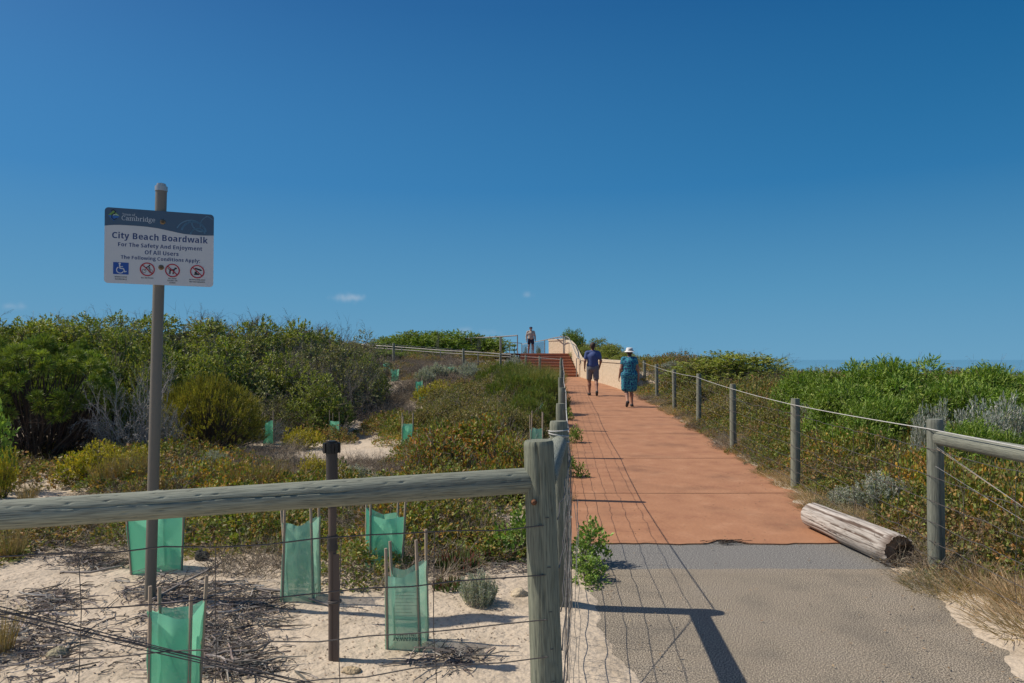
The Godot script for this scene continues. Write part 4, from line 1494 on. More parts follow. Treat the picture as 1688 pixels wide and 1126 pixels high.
func make_steps() -> void:
	var t := thing("timber_stairs", "reddish timber steps rising to the boardwalk at the end of the path", "stairs", Vector3.ZERO)
	var rng := RandomNumberGenerator.new()
	rng.seed = 4
	var rise := 0.148
	for q in 8:
		var y := 0.72 + rise * (q + 1)
		var d := 36.2 + q * 0.34
		var f := rng.randf_range(0.88, 1.1)
		var x1 := lerpf(3.28, 3.02, q / 7.0)
		var b := MB.new()
		b.box(Vector3(0.45, y - 0.055, -d - 0.36), Vector3(x1, y, -d + 0.04), Transform3D.IDENTITY, C(0.52 * f, 0.25 * f, 0.145 * f))  # tread coloured paler than its riser, a lit look painted into the timber
		var st := part("tread", b.mesh(), M.deck_timber, t)
		b = MB.new()
		b.box(Vector3(0.45, y - rise - 0.02, -d - 0.04), Vector3(x1, y - 0.057, -d), Transform3D.IDENTITY, C(0.33 * f, 0.135 * f, 0.072 * f))  # shade painted in: same timber, toned darker so the steps stand apart
		part("riser", b.mesh(), M.deck_timber, t)
	for q in 34:
		var b := MB.new()
		var f := rng.randf_range(0.85, 1.1)
		var d := 38.96 + q * 0.3
		b.box(Vector3(-0.6, 1.855, -d - 0.29), Vector3(3.0, 1.9, -d), Transform3D.IDENTITY, C(0.38 * f, 0.17 * f, 0.10 * f))
		part("deck_board", b.mesh(), M.deck_timber, t)
	for x in [0.5, 2.9]:
		var b := MB.new()
		b.box(Vector3(x - 0.05, 0.5, -49.0), Vector3(x + 0.05, 1.853, -39.1), Transform3D.IDENTITY, C(0.25, 0.11, 0.07))
		part("bearer", b.mesh(), M.deck_timber, t)

	var w := thing("limestone_wall", "cream limestone wall curving down beside the steps and along the path", "wall")
	wall_piece("stair_wall", w, [[3.33, 35.9, 0.4, 1.66], [3.27, 36.8, 0.4, 1.68], [3.2, 37.7, 0.4, 1.98], [3.1, 38.8, 0.4, 2.38], [3.0, 39.9, 1.0, 2.60], [2.93, 40.8, 1.0, 2.68]], 0.3, M.limestone)
	wall_piece("end_wall", w, [[2.13, 42.3, 1.6, 2.64], [2.96, 40.85, 1.6, 2.66]], 0.3, M.limestone)
	wall_piece("coping", w, [[2.10, 42.3, 2.645, 2.74], [2.93, 40.82, 2.665, 2.76]], 0.36, M.limestone)
	wall_piece("path_wall", w, [[3.36, 35.87, 0.4, 1.54], [3.55, 33.5, 0.3, 1.52], [3.8, 30.5, 0.2, 1.48]], 0.25, M.limestone)
	wall_piece("path_wall", w, [[3.802, 30.48, 0.2, 1.48], [3.97, 28.6, 0.1, 1.46], [4.10, 26.9, 0.0, 1.44], [4.14, 26.3, 0.0, 1.38]], 0.25, M.limestone)
	wall_piece("coping", w, [[3.33, 35.87, 1.543, 1.65], [3.52, 33.5, 1.523, 1.63], [3.77, 30.5, 1.483, 1.58], [3.94, 28.6, 1.463, 1.56], [4.07, 26.9, 1.443, 1.53], [4.11, 26.3, 1.383, 1.45]], 0.31, M.limestone)

	# rails
	var r := thing("handrail", "pale metal handrail running down the limestone stair wall", "handrail")
	line_part("rail", r, [Vector3(2.88, 2.83, -39.2), Vector3(3.02, 2.72, -38.6), Vector3(3.14, 2.35, -37.8), Vector3(3.22, 1.95, -37.0), Vector3(3.28, 1.68, -36.2), Vector3(3.3, 1.66, -35.8), Vector3(3.34, 1.6, -35.6), Vector3(3.36, 1.4, -35.6), Vector3(3.3, 1.32, -35.7)], 0.024, M.rail_metal, 8)
	line_part("post", r, [Vector3(3.2, 0.7, -36.1), Vector3(3.2, 1.62, -36.1), Vector3(3.28, 1.66, -36.1)], 0.022, M.rail_metal, 8)
	line_part("post", r, [Vector3(2.82, 1.85, -39.1), Vector3(2.86, 2.83, -39.1)], 0.025, M.rail_metal, 8)

	r = thing("boardwalk_railing", "metal railing with mesh infill on the boardwalk above the steps", "railing")
	var line := [[929, 39.2], [913, 42.2], [898, 47.0], [876, 54.0], [860, 61.0]]
	var tops := []
	for a in line:
		var p := Vector3((a[0] - CX) / F * a[1], 2.83, -a[1])
		tops.append(p)
		line_part("post", r, [Vector3(p.x, 1.4 if a[1] > 49.0 else 1.87, p.z), p], 0.028, M.rail_metal, 8)
	line_part("rail", r, tops, 0.03, M.rail_metal, 8)
	for q in range(2, 4):
		var b := MB.new()
		var a: Vector3 = tops[q]
		var e: Vector3 = tops[q + 1]
		b.quad(Vector3(a.x, 1.95, a.z), Vector3(e.x, 1.95, e.z), Vector3(e.x, 2.75, e.z), Vector3(a.x, 2.75, a.z), Vector3(0, 0, 1))
		part("mesh_panel", b.mesh(), M.mesh_panel, r)

	r = thing("boardwalk_railing", "long pale metal railing of the boardwalk above the dune plants", "railing")
	tops = []
	for a in [[853, 553.0, 41.0], [825, 555, 43.0], [777, 557.5, 46.0], [722, 560.5, 50.0], [665, 563.5, 55.0], [612, 566.5, 61.0], [545, 569.0, 68.0]]:
		var p := px(a[0], a[1], a[2])
		tops.append(p)
		line_part("post", r, [Vector3(p.x, 1.4, p.z), p], 0.03 if a[0] != 825 else 0.06, M.rail_metal, 8)
	line_part("rail", r, tops, 0.035, M.rail_metal, 8)
	line_part("rail", r, tops.map(func(p): return p - Vector3(0, 0.14, 0)).slice(2), 0.022, M.rail_metal, 6)
	r = thing("boardwalk_railing", "far side metal railing of the boardwalk behind the long pale one", "railing")
	tops = []
	for a in [[860, 566, 56.0], [840, 564.0, 52.0], [820, 561, 50.0], [795, 562.0, 53.0], [740, 564.5, 58.0], [680, 566.5, 64.0], [600, 569, 72.0]]:
		var p := px(a[0], a[1], a[2])
		tops.append(p)
		line_part("post", r, [Vector3(p.x, 1.4, p.z), p], 0.03, M.rail_metal, 6)
	line_part("rail", r, tops, 0.03, M.rail_metal, 6)
	r = thing("ramp_railing", "double metal handrail sloping down the ramp in front of the boardwalk", "railing")
	tops = []
	for a in [[590, 568.0, 40.0], [623, 570, 39.5], [662, 572.6, 39.0], [726, 577.5, 38.2], [788, 581, 37.4], [842, 584.5, 36.7]]:
		var p := px(a[0], a[1], a[2])
		tops.append(p)
		line_part("post", r, [Vector3(p.x, ground(p.x, a[2]) - 0.2, p.z), p], 0.026, M.rail_metal, 8)
	line_part("rail", r, tops, 0.028, M.rail_metal, 8)
	line_part("rail", r, tops.map(func(p): return p - Vector3(0, 0.13, 0.0)), 0.022, M.rail_metal, 8)


# ---------------------------------------------------------------- small things on the sand
func rock(label: String, at: Vector3, size: Vector3, tone: Color, s: int, group := "") -> void:
	var m := SphereMesh.new()
	m.radius = 0.5
	m.height = 1.0
	m.radial_segments = 20
	m.rings = 12
	var arr := m.get_mesh_arrays()
	var b := MB.new()
	b.v = arr[Mesh.ARRAY_VERTEX]
	b.i = arr[Mesh.ARRAY_INDEX]
	for q in b.v.size():
		var p := b.v[q]
		var n1 := nz.get_noise_3d(p.x * 55.0 + s * 20.0, p.y * 55.0, p.z * 55.0)
		var n2 := nz2.get_noise_3d(p.x * 70.0, p.y * 70.0 + s, p.z * 70.0)
		p *= 1.0 + n1 * 0.45 + n2 * 0.1
		b.v[q] = p * size
		var g := 1.0 + n2 * 0.5
		b.c.append(Color(tone.r * g, tone.g * g, tone.b * g))
	b.smooth()
	var t := thing("rock", label, "rock", at, group)
	part("stone", b.mesh(), M.stone, t)

func make_litter() -> void:
	var rng := RandomNumberGenerator.new()
	rng.seed = 77
	var greys := [C(0.17, 0.145, 0.13), C(0.23, 0.205, 0.185), C(0.12, 0.10, 0.09), C(0.30, 0.27, 0.245)]
	# mats of dead twigs: [photo x, photo row, half width px, half height px, sticks]
	for a in [[50, 1060, 110, 60, 700], [330, 1050, 120, 60, 1100], [300, 990, 120, 25, 500], [70, 905, 90, 30, 700], [160, 935, 80, 16, 420], [420, 1010, 60, 30, 350], [700, 905, 70, 20, 420], [800, 885, 60, 28, 500], [830, 930, 50, 25, 320], [760, 850, 90, 30, 700], [210, 860, 90, 12, 300], [390, 1110, 80, 16, 260], [740, 1095, 60, 20, 160], [90, 1000, 60, 18, 240], [640, 880, 40, 14, 160]]:
		var b := MB.new()
		for q in int(a[4]):
			var u := Vector2(rng.randfn(0, 0.5), rng.randfn(0, 0.5))
			var row: float = a[1] + u.y * a[3]
			var d := EYE * F / maxf(row - HZ, 60.0)
			if d > 7.5 or d < 2.6:
				continue
			var x: float = (a[0] + u.x * a[2] - CX) / F * d
			var ang := rng.randf() * TAU
			var ln := rng.randf_range(0.03, 0.13) * (2.2 if rng.randf() < 0.06 else 1.0)
			var dir := Vector3(cos(ang), rng.randf_range(-0.05, 0.11), sin(ang) * 0.8) * ln
			var p := Vector3(x, ground(x, d) + rng.randf() * 0.03 * exp(-u.length_squared()), -d)
			var col := pick(rng, greys)
			var r := rng.randf_range(0.002, 0.0045) * (1.6 if ln > 0.13 else 1.0)
			var mid := p + dir * 0.5 + Vector3(rng.randf_range(-0.012, 0.012), rng.randf_range(0, 0.012), rng.randf_range(-0.012, 0.012))
			b.twig(p, mid, r, r * 0.85, col)
			b.twig(mid, p + dir, r * 0.85, r * 0.5, col)
		for q in int(a[4]) / 28:      # thicker curling sticks bleached by the sun
			var u := Vector2(rng.randfn(0, 0.45), rng.randfn(0, 0.45))
			var d: float = EYE * F / maxf(a[1] + u.y * a[3] - HZ, 60.0)
			if d > 7.0 or d < 2.7:
				continue
			var x: float = (a[0] + u.x * a[2] - CX) / F * d
			var ang := rng.randf() * TAU
			var bend := rng.randf_range(-0.55, 0.55)
			var p := Vector3(x, ground(x, d) + 0.015, -d)
			var col := pick(rng, [C(0.36, 0.33, 0.31), C(0.29, 0.26, 0.24), C(0.22, 0.19, 0.17)])
			var r := rng.randf_range(0.004, 0.0075)
			for e in 6:
				var nx := p + Vector3(cos(ang), rng.randf_range(-0.1, 0.22), sin(ang)) * rng.randf_range(0.03, 0.055)
				nx.y = maxf(nx.y, ground(nx.x, -nx.z) + 0.004)
				b.twig(p, nx, r, r * 0.86, col)
				r *= 0.86
				ang += bend + rng.randf_range(-0.25, 0.25)
				p = nx
		kind("twig_litter", b.mesh(), M.bark, "stuff", "grey mat of dead twigs lying on the sand")
	# crumbs of bark and leaf
	var b := MB.new()
	for q in 6500:
		var d := rng.randf_range(2.9, 7.0)
		var x := rng.randf_range(-0.72 * d, 0.0 + 0.06 * d)
		if nz.get_noise_2d(x * 40.0, d * 40.0) < -0.05:
			continue
		var p := Vector3(x, ground(x, d) + 0.003, -d)
		var s := rng.randf_range(0.004, 0.014)
		var dir := Vector3(cos(rng.randf() * TAU), 0.15, sin(rng.randf() * TAU)).normalized()
		b.leaf(p, dir, dir.cross(Vector3.UP).normalized(), s * 1.6, s * 0.7, pick(rng, [C(0.10, 0.075, 0.06), C(0.15, 0.11, 0.08), C(0.07, 0.055, 0.045)]))
	kind("leaf_litter", b.mesh(), M.bark, "stuff", "dark crumbs of bark and leaf scattered on the sand")
	b = MB.new()
	for q in 900:
		var d := 3.0 + 20.0 * pow(rng.randf(), 1.7)
		var f := rng.randf()
		f = f * f * 0.5 if rng.randf() < 0.5 else 1.0 - f * f * 0.5
		var x := lerpf(steps(XL, d) + 0.1, steps(XR, d) - 0.08, f)
		var s := rng.randf_range(0.005, 0.016)
		var ang := rng.randf() * TAU
		var dir := Vector3(cos(ang), 0.1, sin(ang)).normalized()
		b.leaf(Vector3(x, path_y(d) + 0.016, -d), dir, dir.cross(Vector3.UP).normalized(), s * 2.0, s * 0.8, pick(rng, [C(0.10, 0.07, 0.045), C(0.06, 0.045, 0.035), C(0.16, 0.12, 0.075)]))
	kind("path_litter", b.mesh(), M.bark, "stuff", "small dry leaves and bark bits strewn on the path")
	# single branches
	for a in [[[250, 1010], [300, 985], [345, 955], [375, 925], [400, 930], "forked grey branch propped over twigs beside the sign pole"], [[420, 985], [470, 990], [520, 1003], [560, 1008], [610, 1012], "long thin grey stick lying in front of the dusty tree guard"], [[300, 1100], [370, 1085], [420, 1080], [445, 1060], [440, 1045], "curled pale branch at the edge of the twig mat"], [[100, 955], [150, 962], [200, 950], [215, 945], [220, 940], "pale bent twig on sand near the twig mats"]]:
		var pts := []
		for q in 5:
			var d: float = EYE * F / (a[q][1] - HZ)
			var x: float = (a[q][0] - CX) / F * d
			pts.append(Vector3(x, ground(x, d) + 0.012 + 0.02 * sin(q * 1.3), -d))
		var t := thing("branch", a[5], "branch")
		var m := MB.new()
		m.tube(PackedVector3Array(pts), PackedFloat32Array([0.009, 0.008, 0.007, 0.006, 0.003]), 6, C(0.25, 0.22, 0.20))
		part("wood", m.mesh(), M.bark, t)
		m = MB.new()
		for q in 5:
			sprig(m, rng, pts[1 + q % 4], (Vector3(rng.randf_range(-1, 1), 0.45, rng.randf_range(-1, 1))).normalized(), 0.14, 0.003, greys, 1)
		part("side_twigs", m.mesh(), M.bark, t).set_meta("kind", "stuff")
	rock("small pale limestone rock behind the tree guard by the sign pole", onto(207, 5.4), Vector3(0.10, 0.06, 0.08), C(0.36, 0.30, 0.2), 1)
	rock("grey-green limestone rock beside a twig mat", onto(95, 3.88, 0.0), Vector3(0.13, 0.08, 0.10), C(0.30, 0.27, 0.18), 2)
	rock("charred black lump of wood behind the brace wires", onto(333, 5.65, 0.03), Vector3(0.10, 0.11, 0.08), C(0.03, 0.03, 0.03), 3)
	rock("pale crumbly limestone rock against the corner post sand bank", onto(855, 4.9, 0.0), Vector3(0.12, 0.09, 0.10), C(0.5, 0.42, 0.30), 4)
	rock("flat tan limestone rock at the foot of the standpipe", onto(578, 3.7, 0.0), Vector3(0.09, 0.04, 0.07), C(0.42, 0.33, 0.21), 5)
	rock("long low limestone rock lying in the brown twigs", onto(85, 5.7, 0.0), Vector3(0.16, 0.07, 0.08), C(0.34, 0.27, 0.18), 6)
	# the broken lip where the red slab meets the asphalt
	b = MB.new()
	for q in 60:
		var x := 1.84 + rng.randfn(0, 0.08)
		var d := 6.3 + rng.randfn(0, 0.03)
		var ang := rng.randf_range(-0.5, 0.5)
		var ln := rng.randf_range(0.03, 0.13)
		var p := Vector3(x, 0.012 + rng.randf() * 0.02, -d)
		b.twig(p, p + Vector3(cos(ang), rng.randf_range(-0.05, 0.12), sin(ang)) * ln, 0.0025, 0.0015, pick(rng, [C(0.08, 0.05, 0.035), C(0.14, 0.09, 0.06), C(0.3, 0.24, 0.18)]))
	kind("root_litter", b.mesh(), M.bark, "stuff", "dark rootlets caught in the broken edge of the red slab")


# ---------------------------------------------------------------- people
# prims: [a, b, radius at a, radius at b]; meshes the smooth union of tapered capsules as surface nets into "out"
func blob(out: MB, prims: Array, cell: float, k: float, squash := Vector3.ONE) -> void:
	var lo := Vector3.INF
	var hi := -Vector3.INF
	for p in prims:
		var r: float = maxf(p[2], p[3]) + k + cell * 2.0
		lo = lo.min((p[0] as Vector3).min(p[1]) - Vector3.ONE * r)
		hi = hi.max((p[0] as Vector3).max(p[1]) + Vector3.ONE * r)
	var nx := int((hi.x - lo.x) / cell) + 2
	var ny := int((hi.y - lo.y) / cell) + 2
	var nw := int((hi.z - lo.z) / cell) + 2
	var f := PackedFloat32Array()
	f.resize(nx * ny * nw)
	f.fill(9.0)
	for p in prims:
		var a: Vector3 = p[0]
		var b: Vector3 = p[1]
		var ra: float = p[2]
		var rb: float = p[3]
		var ab := b - a
		var l2 := maxf(ab.length_squared(), 1e-9)
		var reach := maxf(ra, rb) + k + cell * 1.5
		var b0 := (a.min(b) - Vector3.ONE * reach - lo) / cell
		var b1 := (a.max(b) + Vector3.ONE * reach - lo) / cell
		for z in range(maxi(0, int(b0.z)), mini(nw, int(b1.z) + 2)):
			for y in range(maxi(0, int(b0.y)), mini(ny, int(b1.y) + 2)):
				var row := (z * ny + y) * nx
				for x in range(maxi(0, int(b0.x)), mini(nx, int(b1.x) + 2)):
					var q := lo + Vector3(x, y, z) * cell
					var t := clampf((q - a).dot(ab) / l2, 0.0, 1.0)
					var d := q.distance_to(a + ab * t) - lerpf(ra, rb, t)
					var old := f[row + x]
					var h := maxf(k - absf(d - old), 0.0) / k
					f[row + x] = minf(d, old) - h * h * k * 0.25
	var at := {}
	var base := out.v.size()
	var step := [1, nx, nx * ny]
	for z in nw - 1:
		for y in ny - 1:
			for x in nx - 1:
				var o := (z * ny + y) * nx + x
				var neg := 0
				for e in 8:
					if f[o + (e & 1) + ((e >> 1) & 1) * nx + ((e >> 2) & 1) * nx * ny] < 0.0:
						neg += 1
				if neg == 0 or neg == 8:
					continue
				var sum := Vector3.ZERO
				var cnt := 0
				for e in 8:
					for ax in 3:
						if e & (1 << ax):
							continue
						var g := e | (1 << ax)
						var fe := f[o + (e & 1) + ((e >> 1) & 1) * nx + ((e >> 2) & 1) * nx * ny]
						var fg := f[o + (g & 1) + ((g >> 1) & 1) * nx + ((g >> 2) & 1) * nx * ny]
						if (fe < 0.0) != (fg < 0.0):
							var pe := Vector3(e & 1, (e >> 1) & 1, (e >> 2) & 1)
							var pg := Vector3(g & 1, (g >> 1) & 1, (g >> 2) & 1)
							sum += pe.lerp(pg, fe / (fe - fg))
							cnt += 1
				at[o] = out.v.size()
				out.v.append(lo + (Vector3(x, y, z) + sum / cnt) * cell)
	for o in at:
		for ax in 3:
			var s: int = step[ax]
			var u: int = step[(ax + 1) % 3]
			var w: int = step[(ax + 2) % 3]
			var fo := f[o]
			var fs := f[o + s]
			if (fo < 0.0) == (fs < 0.0):
				continue
			if not (at.has(o - u) and at.has(o - w) and at.has(o - u - w)):
				continue
			var nn := Vector3.ZERO
			nn[ax] = 1.0 if fo < 0.0 else -1.0
			out.tri(at[o], at[o - u], at[o - u - w], nn)
			out.tri(at[o], at[o - u - w], at[o - w], nn)

func cloth(called: String, prims: Array, material: Material, t: Node, cell := 0.013, k := 0.03) -> void:
	var b := MB.new()
	blob(b, prims, cell, k)
	b.smooth()
	part(called, b.mesh(), material, t)

# pose: joints in metres, the person facing -z; s mirrors for the two sides
func make_person(label: String, at: Vector3, turn: float, size: float, j: Dictionary, look: Dictionary) -> void:
	var t := thing("person", label, "person", at)
	t.rotation.y = turn
	t.scale = Vector3.ONE * size
	var body := MB.new()
	var head: Vector3 = j.head
	var w: float = look.get("build", 1.0)
	var pr := []
	# trunk
	pr.append([Vector3(-0.075 * w, 0.98, 0), Vector3(0.075 * w, 0.98, 0), 0.105 * w, 0.105 * w])
	pr.append([Vector3(0, 1.0, 0), Vector3(0, 1.22, 0.01), 0.12 * w, 0.13 * w])
	pr.append([Vector3(-0.09 * w, 1.28, 0.0), Vector3(0.09 * w, 1.28, 0.0), 0.11, 0.11])
	pr.append([Vector3(-0.14 * w, 1.42, 0.01), Vector3(0.14 * w, 1.42, 0.01), 0.062, 0.062])
	pr.append([Vector3(0, 1.42, 0.01), head - Vector3(0, 0.09, -0.01), 0.062, 0.05])
	for s in [0, 1]:
		pr.append([j.hip[s], j.knee[s], 0.088 * w, 0.058])
		pr.append([j.knee[s], (j.knee[s] as Vector3).lerp(j.ankle[s], 0.35), 0.054, 0.056])
		pr.append([(j.knee[s] as Vector3).lerp(j.ankle[s], 0.35), j.ankle[s], 0.056, 0.034])
		pr.append([j.ankle[s], j.toe[s], 0.036, 0.03])
		pr.append([j.shoulder[s], j.elbow[s], 0.052, 0.04])
		pr.append([j.elbow[s], j.wrist[s], 0.04, 0.027])
	blob(body, pr, 0.013, 0.035)
	# head
	var hp := []
	hp.append([head + Vector3(0, 0.035, 0.012), head + Vector3(0, 0.03, -0.02), 0.083, 0.08])
	hp.append([head + Vector3(0, -0.03, -0.02), head + Vector3(0, -0.08, -0.045), 0.064, 0.042])
	hp.append([head + Vector3(0, 0.01, -0.095), head + Vector3(0, -0.022, -0.112), 0.01, 0.013])
	hp.append([head + Vector3(-0.022, -0.06, -0.083), head + Vector3(0.022, -0.06, -0.083), 0.010, 0.010])
	hp.append([head + Vector3(0, -0.07, 0.0), head + Vector3(0, -0.14, 0.015), 0.05, 0.05])
	for s in [-1.0, 1.0]:
		hp.append([head + Vector3(s * 0.08, 0.02, 0.01), head + Vector3(s * 0.084, -0.03, 0.004), 0.014, 0.01])
		hp.append([head + Vector3(s * 0.032, 0.022, -0.082), head + Vector3(s * 0.034, 0.022, -0.083), 0.012, 0.012])
	blob(body, hp, 0.008, 0.016)
	# hands: palm, four fingers and a thumb
	for s in [0, 1]:
		var wr: Vector3 = j.wrist[s]
		var down: Vector3 = (wr - (j.elbow[s] as Vector3)).normalized()
		var fwd := Vector3(0, 0, -1)
		fwd = (fwd - down * fwd.dot(down)).normalized()
		var inn := Vector3(1, 0, 0) if s == 0 else Vector3(-1, 0, 0)
		var hpz := [[wr - down * 0.03, wr + down * 0.03, 0.028, 0.024]]
		for q in 4:
			var off: Vector3 = fwd * (0.027 - 0.018 * q)
			hpz.append([wr + down * 0.02 + off * 0.7, wr + down * 0.085 + off, 0.014, 0.012])
			var ln: float = [0.036, 0.042, 0.039, 0.03][q]
			var a := wr + down * 0.085 + off
			var b := a + (down * 0.9 + inn * 0.3).normalized() * ln
			hpz.append([a, b, 0.009, 0.0085])
			hpz.append([b, b + (down * 0.6 + inn * 0.7).normalized() * ln * 0.8, 0.0085, 0.007])
		var th := wr + down * 0.03 + fwd * 0.022
		hpz.append([th, th + (down * 0.5 + fwd * 0.7 + inn * 0.3).normalized() * 0.04, 0.013, 0.01])
		hpz.append([th + (down * 0.5 + fwd * 0.7 + inn * 0.3).normalized() * 0.04, th + (down * 0.5 + fwd * 0.7 + inn * 0.3).normalized() * 0.04 + (down + inn * 0.3).normalized() * 0.03, 0.01, 0.008])
		blob(body, hpz, 0.005, 0.006)
	body.smooth()
	part("body", body.mesh(), look.skin, t)
	# shoes
	for s in [0, 1]:
		var an: Vector3 = j.ankle[s]
		var toe: Vector3 = j.toe[s]
		var fw := (toe - an).normalized()
		var heel := an + (an - (j.knee[s] as Vector3)).normalized() * 0.045 - fw * 0.02
		cloth("shoe", [[heel, toe, 0.043, 0.038], [heel, an, 0.043, 0.042], [an.lerp(toe, 0.3), toe + fw * 0.02, 0.045, 0.032]], look.shoe, t, 0.01, 0.02)
	# clothes
	if look.has("shirt"):
		var sh := []
		sh.append([Vector3(-0.08 * w, 1.0, 0), Vector3(0.08 * w, 1.0, 0), 0.115 * w, 0.115 * w])
		sh.append([Vector3(-0.05 * w, 1.02, 0), Vector3(-0.06 * w, 1.24, 0.01), 0.115 * w, 0.115 * w])
		sh.append([Vector3(0.05 * w, 1.02, 0), Vector3(0.06 * w, 1.24, 0.01), 0.115 * w, 0.115 * w])
		sh.append([Vector3(0, 1.02, 0.0), Vector3(0, 1.3, 0.01), 0.137 * w, 0.15 * w])
		sh.append([Vector3(-0.1 * w, 1.29, 0.0), Vector3(0.1 * w, 1.29, 0.0), 0.118, 0.118])
		sh.append([Vector3(-0.145 * w, 1.42, 0.01), Vector3(0.145 * w, 1.42, 0.01), 0.07, 0.07])
		sh.append([Vector3(-0.05, 1.46, 0.01), Vector3(0.05, 1.46, 0.01), 0.05, 0.05])
		for s in [0, 1]:
			var reach: float = look.get("sleeve", 0.62)
			var sl: Vector3 = j.shoulder[s]
			var el: Vector3 = j.elbow[s]
			if reach <= 1.0:
				sh.append([sl, sl.lerp(el, reach), 0.066, 0.062])
			else:
				sh.append([sl, el, 0.066, 0.054])
				sh.append([el, el.lerp(j.wrist[s], 0.85), 0.054, 0.042])
		cloth("shirt", sh, look.shirt, t)
	if look.has("shorts"):
		var so := [[Vector3(-0.075 * w, 0.99, 0), Vector3(0.075 * w, 0.99, 0), 0.117 * w, 0.117 * w], [Vector3(-0.06 * w, 0.90, 0.01), Vector3(0.06 * w, 0.90, 0.01), 0.118 * w, 0.118 * w]]
		for s in [0, 1]:
			var hp0: Vector3 = j.hip[s]
			so.append([hp0, hp0.lerp(j.knee[s], look.get("short_leg", 0.8)), 0.105 * w, 0.092 * w])
		cloth("shorts", so, look.shorts, t, 0.013, 0.02)
	if look.has("dress"):
		var dr := []
		dr.append([Vector3(-0.10 * w, 1.30, 0.0), Vector3(0.10 * w, 1.30, 0.0), 0.118, 0.118])
		dr.append([Vector3(-0.14 * w, 1.42, 0.01), Vector3(0.14 * w, 1.42, 0.01), 0.068, 0.068])
		dr.append([Vector3(0, 1.02, 0.0), Vector3(0, 1.3, 0.01), 0.14 * w, 0.15 * w])
		dr.append([Vector3(-0.06 * w, 1.05, 0), Vector3(-0.07 * w, 1.3, 0), 0.115 * w, 0.115 * w])
		dr.append([Vector3(0.06 * w, 1.05, 0), Vector3(0.07 * w, 1.3, 0), 0.115 * w, 0.115 * w])
		dr.append([Vector3(-0.09 * w, 0.95, 0.01), Vector3(0.09 * w, 0.95, 0.01), 0.135 * w, 0.135 * w])
		for x in [-1.0, -0.33, 0.33, 1.0]:
			dr.append([Vector3(x * 0.09 * w, 0.95, 0.0), Vector3(x * 0.125 * w, 0.54 + 0.01 * x * x, 0.01 + 0.02 * sin(x * 5.0)), 0.125 * w, 0.09 * w])
		for s in [0, 1]:
			var sl: Vector3 = j.shoulder[s]
			dr.append([sl, sl.lerp(j.elbow[s], 0.4), 0.066, 0.06])
		cloth("dress", dr, look.dress, t, 0.013, 0.03)
	if look.has("hair"):
		cloth("hair", [[head + Vector3(0, 0.05, 0.028), head + Vector3(0, 0.055, -0.015), 0.086, 0.082], [head + Vector3(0, 0.0, 0.045), head + Vector3(0, -0.05, 0.05), 0.07, 0.05], [head + Vector3(-0.03, 0.09, -0.03), head + Vector3(0.04, 0.095, -0.02), 0.05, 0.05]], look.hair, t, 0.008, 0.02)
	if look.has("hat"):
		var b := MB.new()
		if look.brim == "round":
			b.tube(PackedVector3Array([head + Vector3(0, 0.02, 0.0), head + Vector3(0, 0.03, 0.0), head + Vector3(0, 0.065, 0), head + Vector3(0, 0.12, 0), head + Vector3(0, 0.148, 0), head + Vector3(0, 0.152, 0)]), PackedFloat32Array([0.165, 0.15, 0.105, 0.098, 0.08, 0.02]), 28)
		else:
			b.tube(PackedVector3Array([head + Vector3(0, 0.045, 0.0), head + Vector3(0, 0.09, 0), head + Vector3(0, 0.125, 0), head + Vector3(0, 0.13, 0)]), PackedFloat32Array([0.1, 0.098, 0.06, 0.01]), 24)
		b.smooth()
		var hat := part("hat", b.mesh(), look.hat, t)
		if look.brim == "peak":
			var pk := MB.new()
			blob(pk, [[head + Vector3(-0.04, 0.05, -0.09), head + Vector3(-0.03, 0.035, -0.16), 0.012, 0.01], [head + Vector3(0.04, 0.05, -0.09), head + Vector3(0.03, 0.035, -0.16), 0.012, 0.01], [head + Vector3(0.0, 0.055, -0.09), head + Vector3(0.0, 0.04, -0.17), 0.014, 0.01], [head + Vector3(-0.02, 0.055, -0.09), head + Vector3(-0.015, 0.04, -0.165), 0.014, 0.01], [head + Vector3(0.02, 0.055, -0.09), head + Vector3(0.015, 0.04, -0.165), 0.014, 0.01]], 0.008, 0.02)
			pk.smooth()
			part("peak", pk.mesh(), look.hat, hat)

